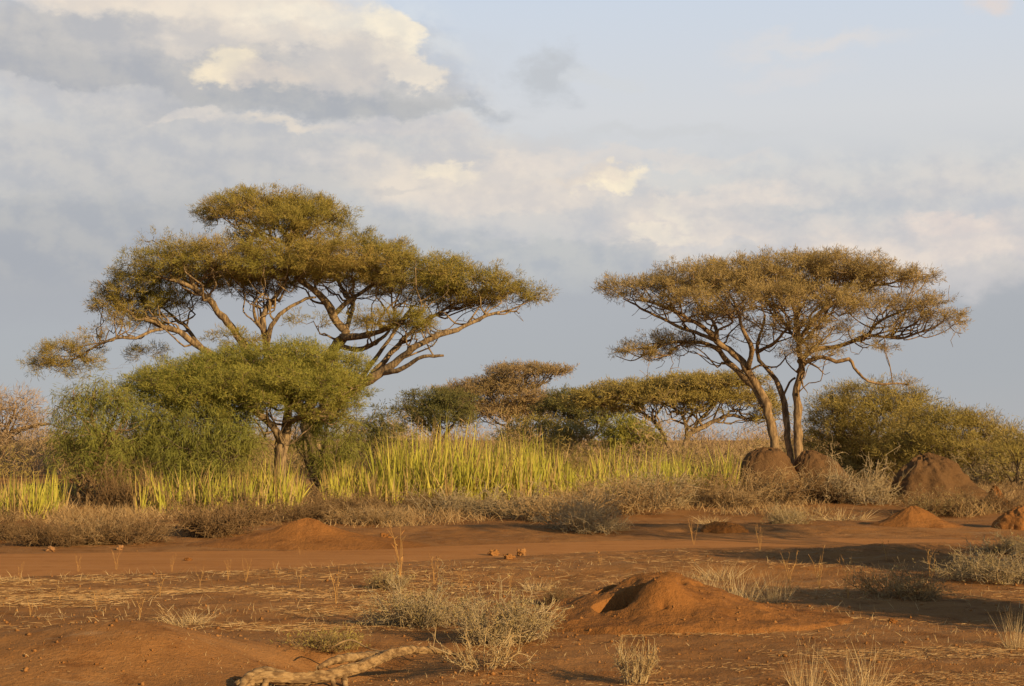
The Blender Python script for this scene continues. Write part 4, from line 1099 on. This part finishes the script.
# ------------------------------------------------------------------ stones and clods
def rock(name, label, px, py, w, h, seed, mat='stone', cat='stone', group=None):
    r = np.random.RandomState(seed)
    g = G(px, py); S = g[1] / F
    nu, nv = 26, 38
    t = np.linspace(0, PI, nu)[:, None]; a = np.linspace(0, 2 * PI, nv, endpoint=False)[None]
    P = np.stack([np.sin(t) * np.cos(a), np.sin(t) * np.sin(a), np.cos(t) + 0 * a], -1).reshape(-1, 3)
    P = P * (.8 + .9 * fbm(P * 1.9 + seed * 3.3, 5) - .7 * np.abs(fbm(P * 3.1 + seed, 4)))[:, None]
    P = np.sign(P) * np.abs(P) ** .85 * [w * S / 2, w * S / 2 * .8, h * S * .6]
    P[:, 2] += h * S * .38
    i = np.arange(nu - 1)[:, None] * nv; j = np.arange(nv)[None]; j2 = (j + 1) % nv
    Q = np.stack([i + j, i + nv + j, i + nv + j2, i + j2], -1).reshape(-1, 4)
    return tag(link(name, make_mesh(name, [(P, [Q])], M[mat], True), None, g), label, cat, group)


rock('stone', 'small pale stone on the far edge of the track at the left', 50, 551, 10, 5, 1)
rock('stone', 'larger pale stone on the far edge of the track, left of the smooth heap', 120, 550, 8, 6, 2)
rock('stone', 'rounded orange clod on the track, right of the smooth heap of earth', 385, 541, 14, 8, 3, 'mound', 'earth clod')
rock('earth_clod', 'pale broken clod left of the dark one, beyond the grey shrubs', 494, 556, 13, 7, 4, 'ground', 'earth clod')
rock('earth_clod', 'dark upright clod in the middle of the bare ground', 521, 556, 10, 9, 5, 'ground', 'earth clod')
rock('earth_clod', 'orange clod lying right beside the dark upright one', 509, 559, 13, 6, 6, 'ground', 'earth clod')
rock('earth_clod', 'small dark clod on bare soil at the lower right', 892, 623, 10, 5, 7, 'mound', 'earth clod')
rock('earth_clod', 'small dark clod on the bare soil left of centre, near the track', 188, 561, 9, 4, 8, 'mound', 'earth clod')

# ------------------------------------------------------------------ the fallen log
def log_pt(px, py, Y): return W(px, py, Y)
lg = G(345, 672)
root = thing('fallen_log', 'weathered pale fallen log with a broken left end lying across the hollow', 'log', lg)
main = [log_pt(236, 686, 15.2), log_pt(262, 678, 15.35), log_pt(300, 679, 15.5), log_pt(335, 674, 15.7), log_pt(362, 665, 15.95), log_pt(385, 656, 16.2), log_pt(405, 651, 16.5), log_pt(428, 650, 16.8), log_pt(456, 655, 17.0)]
P_, R_ = catmull(np.array(main), np.array([.045, .066, .056, .054, .060, .054, .048, .040, .020]), .03)
P_[1:-1] += np.random.RandomState(5).normal(size=(len(P_) - 2, 3)) * .004
V, Fs = tube(P_ - lg, R_, 36, 0)
t = np.arange(len(V)) % 36
groove = fbm(np.stack([np.cos(t / 36 * 2 * PI) * 2.6, np.sin(t / 36 * 2 * PI) * 2.6, np.arange(len(V)) / 36 * .05], 1), 4)
cen = np.vstack([np.repeat(P_ - lg, 36, 0), V[-2:]])
V = cen + (V - cen) * (1 + .5 * groove - .35 * np.clip(np.abs(groove) * -6 + 1, 0, 1))[:, None]
link('wood', make_mesh('wood', [(V, Fs)], M['log'], True), root)
def limb(name, pts, rad, mat='log'):
    P1, R1 = catmull(np.array([log_pt(*p) for p in pts]), np.array(rad), .03)
    link(name, make_mesh(name, [tube(P1 - lg, R1, 10, .16)], M[mat], True), root)
limb('broken_branch', [(318, 668, 15.7), (330, 662, 15.85), (345, 658, 16.0), (372, 656, 16.25), (395, 652, 16.5)], [.02, .035, .045, .05, .03])
limb('broken_branch', [(240, 692, 15.1), (246, 679, 15.25), (262, 672, 15.4), (285, 673, 15.5)], [.03, .045, .05, .03])
limb('broken_branch', [(262, 692, 15.25), (266, 681, 15.32), (268, 673, 15.38)], [.03, .035, .02])
limb('stub', [(332, 678, 15.65), (335, 690, 15.6)], [.03, .02])
limb('stub', [(344, 676, 15.75), (346, 692, 15.65)], [.035, .02])
limb('twig', [(316, 676, 15.6), (317, 664, 15.6)], [.010, .003])
limb('twig', [(330, 648, 17.2), (350, 640, 17.3), (368, 648, 17.2), (384, 652, 17.1)], [.006, .010, .010, .006])

# ------------------------------------------------------------------ sky, sun, camera
SUN_AZ = math.radians(43)      # to the right of straight behind the camera
SUN_EL = math.radians(17)
sdir = Vector((math.sin(SUN_AZ) * math.cos(SUN_EL), -math.cos(SUN_AZ) * math.cos(SUN_EL), math.sin(SUN_EL)))
sun = bpy.data.lights.new('sun', 'SUN'); sun.energy = 4.9; sun.angle = math.radians(0.55); sun.color = (1.0, 0.75, 0.43)
so = bpy.data.objects.new('sun', sun); COL.objects.link(so)
so.rotation_euler = (-sdir).to_track_quat('-Z', 'Y').to_euler(); so.location = (20, -30, 30)

w = bpy.data.worlds.new('World'); SC.world = w; w.use_nodes = True
nt = w.node_tree
for n_ in list(nt.nodes): nt.nodes.remove(n_)
wo = nt.nodes.new('ShaderNodeOutputWorld'); bg = nt.nodes.new('ShaderNodeBackground'); bg.inputs[1].default_value = 0.0735
nt.links.new(bg.outputs[0], wo.inputs[0])
sky = nt.nodes.new('ShaderNodeTexSky'); sky.sky_type = 'NISHITA'; sky.sun_disc = False
sky.sun_elevation = SUN_EL
sky.sun_rotation = math.atan2(sdir.x, sdir.y)
sky.dust_density = 2.0; sky.altitude = 1100
tc = nt.nodes.new('ShaderNodeTexCoord'); sp = nt.nodes.new('ShaderNodeSeparateXYZ'); nt.links.new(tc.outputs['Generated'], sp.inputs[0])


def mth(op, a, b=None):
    n_ = nt.nodes.new('ShaderNodeMath'); n_.operation = op
    for s_, v_ in ((0, a), (1, b)):
        if v_ is None: continue
        if hasattr(v_, 'is_output'): nt.links.new(v_, n_.inputs[s_])
        else: n_.inputs[s_].default_value = v_
    return n_.outputs[0]


KA = F / 100.0
az = mth('ARCTAN2', sp.outputs[0], sp.outputs[1])
el = mth('ARCSINE', sp.outputs[2])
U0 = mth('ADD', mth('MULTIPLY', az, KA * 1.02), 5.12)
V0 = mth('SUBTRACT', 4.40, mth('MULTIPLY', el, KA))
cb = nt.nodes.new('ShaderNodeCombineXYZ'); nt.links.new(mth('MULTIPLY', U0, .55), cb.inputs[0]); nt.links.new(V0, cb.inputs[1])
def wnoise(scale, detail, rough, dist=0.0):
    n_ = nt.nodes.new('ShaderNodeTexNoise'); nt.links.new(cb.outputs[0], n_.inputs['Vector'])
    n_.inputs['Scale'].default_value = scale; n_.inputs['Detail'].default_value = detail; n_.inputs['Roughness'].default_value = rough; n_.inputs['Distortion'].default_value = dist
    s_ = nt.nodes.new('ShaderNodeSeparateColor'); nt.links.new(n_.outputs['Color'], s_.inputs[0])
    return s_.outputs
n1 = wnoise(1.3, 9, .64, .2)
n2 = wnoise(2.6, 5, .6)
U1 = mth('ADD', U0, mth('MULTIPLY', mth('SUBTRACT', n1[0], .5), 1.15))
V1 = mth('ADD', V0, mth('MULTIPLY', mth('SUBTRACT', n1[1], .5), .70))
cb2 = nt.nodes.new('ShaderNodeCombineXYZ'); nt.links.new(U0, cb2.inputs[0]); nt.links.new(mth('MULTIPLY', V0, 1.35), cb2.inputs[1])
def puff(off):
    mp_ = nt.nodes.new('ShaderNodeMapping'); mp_.inputs['Location'].default_value = (*off, 4.2); nt.links.new(cb2.outputs[0], mp_.inputs[0])
    n_ = nt.nodes.new('ShaderNodeTexNoise'); nt.links.new(mp_.outputs[0], n_.inputs['Vector'])
    n_.inputs['Scale'].default_value = 1.25; n_.inputs['Detail'].default_value = 7; n_.inputs['Roughness'].default_value = .58
    s_ = nt.nodes.new('ShaderNodeSeparateColor'); nt.links.new(n_.outputs['Color'], s_.inputs[0])
    return s_.outputs
pa, pb = puff((0, 0)), puff((-.12, .16))
n3 = wnoise(5.5, 6, .6)
U1 = mth('ADD', U1, mth('MULTIPLY', mth('SUBTRACT', n3[0], .5), .38)); V1 = mth('ADD', V1, mth('MULTIPLY', mth('SUBTRACT', n3[1], .5), .26))
U1 = mth('ADD', U1, mth('MULTIPLY', mth('SUBTRACT', pa[0], .5), .9))
V1 = mth('ADD', V1, mth('MULTIPLY', mth('SUBTRACT', pa[1], .5), .6))


def lin(r, g, b):
    f = lambda c: c / 255 / 12.92 if c / 255 <= .04045 else ((c / 255 + .055) / 1.055) ** 2.4
    return (f(r) * 10, f(g) * 10, f(b) * 10)       # x10: the background runs at strength 0.1


# clear air: pale blue high up, grey-blue near the horizon, over the sky texture
ramp = nt.nodes.new('ShaderNodeValToRGB')
nt.links.new(mrange(nt, V0, 4.6, -4.4, 0, 1, False), ramp.inputs[0])
stops = [(0.0, (178, 179, 182)), (.10, (172, 175, 181)), (.19, (176, 178, 184)), (.28, (206, 206, 206)), (.38, (217, 218, 220)), (.50, (210, 219, 231)), (.62, (180, 199, 226)), (1.0, (112, 146, 196))]
while len(ramp.color_ramp.elements) < len(stops): ramp.color_ramp.elements.new(.5)
for e_, (p_, c_) in zip(ramp.color_ramp.elements, stops):
    e_.position = p_; e_.color = (*[v / 10 for v in lin(*c_)], 1)
grad = mixc(nt, 1.0, ramp.outputs[0], (10, 10, 10), 'MULTIPLY')
col = mixc(nt, .92, sky.outputs[0], grad)


def blob(col, px, py, rx, ry, rgb, alpha, soft=(1.35, .45)):
    du = mth('DIVIDE', mth('SUBTRACT', U1, px / 100), rx / 100); dv = mth('DIVIDE', mth('SUBTRACT', V1, py / 100), ry / 100)
    d = mth('SQRT', mth('ADD', mth('MULTIPLY', du, du), mth('MULTIPLY', dv, dv)))
    return mixc(nt, mrange(nt, d, soft[0], soft[1], 0, alpha), col, lin(*rgb))


for b_ in [
    (120, 260, 320, 80, (171, 174, 180), .7), (480, 258, 220, 30, (186, 190, 194), .6), (900, 350, 260, 50, (171, 175, 180), .5),
    (180, 160, 320, 50, (193, 193, 195), .8),
    (150, 70, 300, 58, (192, 191, 192), .95, (1.25, .6)), (400, 92, 90, 22, (196, 196, 198), .8, (1.3, .5)),
    (200, 16, 180, 30, (233, 223, 210), .95, (1.12, .6)), (50, 10, 120, 26, (230, 219, 207), .9, (1.25, .5)), (300, 36, 80, 26, (240, 231, 216), .9, (1.1, .6)), (250, 48, 110, 16, (221, 213, 205), .7),
    (384, 46, 32, 32, (246, 236, 217), .95, (1.1, .6)), (415, 72, 38, 18, (240, 229, 213), .9, (1.1, .6)), (350, 66, 60, 18, (218, 211, 204), .8),
    (80, 84, 200, 24, (180, 182, 187), .85), (300, 106, 190, 17, (177, 180, 185), .85), (476, 103, 26, 9, (180, 185, 192), .55, (1.4, .3)),
    (215, 74, 42, 16, (242, 229, 206), .92, (1.15, .5)), (320, 82, 70, 14, (207, 202, 199), .7), (255, 82, 40, 12, (220, 210, 200), .7),
    (290, 130, 60, 7, (229, 219, 206), .8, (1.4, .2)), (175, 125, 50, 6, (217, 211, 206), .7), (410, 128, 90, 12, (208, 204, 203), .7), (50, 108, 110, 12, (205, 204, 205), .7), (480, 150, 90, 16, (210, 206, 204), .6),
    (440, 178, 105, 27, (226, 217, 207), .9, (1.25, .5)), (520, 203, 130, 25, (222, 214, 207), .9, (1.25, .5)), (458, 164, 42, 11, (239, 228, 210), .9, (1.15, .5)), (400, 185, 30, 6, (200, 198, 198), .6), (603, 193, 36, 12, (246, 234, 211), .95, (1.15, .5)), (575, 185, 40, 8, (226, 215, 204), .7), (545, 224, 130, 14, (201, 201, 203), .8),
    (690, 228, 85, 27, (229, 219, 209), .9, (1.25, .5)), (664, 237, 34, 11, (245, 233, 214), .9, (1.15, .5)), (690, 214, 26, 12, (242, 231, 214), .85, (1.15, .5)), (745, 240, 34, 8, (236, 223, 209), .8, (1.3, .3)), (715, 246, 30, 6, (200, 202, 206), .6),
    (920, 232, 240, 46, (212, 208, 207), .8, (1.6, .3)), (840, 214, 130, 15, (196, 199, 203), .8), (965, 232, 45, 11, (227, 215, 208), .8, (1.3, .3)), (1010, 212, 60, 12, (200, 202, 206), .7), (950, 270, 210, 24, (212, 207, 205), .6, (1.7, .1)), (860, 250, 60, 10, (222, 213, 207), .6),
    (552, 72, 42, 28, (193, 197, 202), .9, (1.25, .3)), (605, 80, 34, 10, (211, 214, 217), .6), (835, 54, 80, 11, (222, 218, 216), .75, (1.6, .1)), (795, 82, 48, 11, (218, 216, 217), .6, (1.6, .1)), (996, 18, 24, 15, (226, 214, 208), .8, (1.5, .1)), (660, 142, 120, 9, (205, 207, 209), .6, (1.6, .1)),
    (620, 172, 150, 10, (224, 216, 209), .5), (760, 205, 70, 12, (226, 217, 210), .7, (1.5, .2)), (850, 262, 80, 12, (230, 219, 209), .8, (1.4, .2)), (960, 252, 70, 14, (228, 217, 209), .8, (1.4, .2)), (545, 165, 60, 12, (226, 217, 209), .7, (1.5, .2)), (330, 160, 70, 12, (216, 211, 207), .6, (1.5, .2)),
]:
    col = blob(col, *b_)
# sunlit and shaded sides of the billows, only where the cloud bank is
rel = mth('SUBTRACT', pa[2], pb[2])
bank = mth('MULTIPLY', mrange(nt, mth('SUBTRACT', V0, mth('MULTIPLY', mrange(nt, U0, 4.2, 5.4), 1.55)), -.2, .35), mrange(nt, V0, 3.1, 2.6))
lit = mixc(nt, 1.0, col, (1.09, 1.06, 1.01), 'MULTIPLY'); shd = mixc(nt, 1.0, col, (.93, .94, .96), 'MULTIPLY')
puffc = mixc(nt, mrange(nt, rel, -.13, .13), shd, lit)
col = mixc(nt, bank, col, puffc)
# behind and overhead the air is the plain sky
over = mrange(nt, el, .5, 1.0)
col = mixc(nt, over, col, sky.outputs[0])
nt.links.new(col, bg.inputs[0])

cam = bpy.data.cameras.new('camera'); cam.lens = LENS; cam.sensor_width = 36; cam.clip_end = 20000; cam.clip_start = .1
co = bpy.data.objects.new('camera', cam); COL.objects.link(co)
co.location = (0, 0, H); co.rotation_euler = (PI / 2 + PITCH, 0, 0)
SC.camera = co
SC.view_settings.view_transform = 'Standard'; SC.view_settings.look = 'None'
SC.view_settings.exposure = 0.44; SC.view_settings.gamma = 1.0
SC.cycles.max_bounces = 5; SC.cycles.diffuse_bounces = 3; SC.cycles.transmission_bounces = 3; SC.cycles.transparent_max_bounces = 4
SC.render.resolution_x = 1024; SC.render.resolution_y = 686
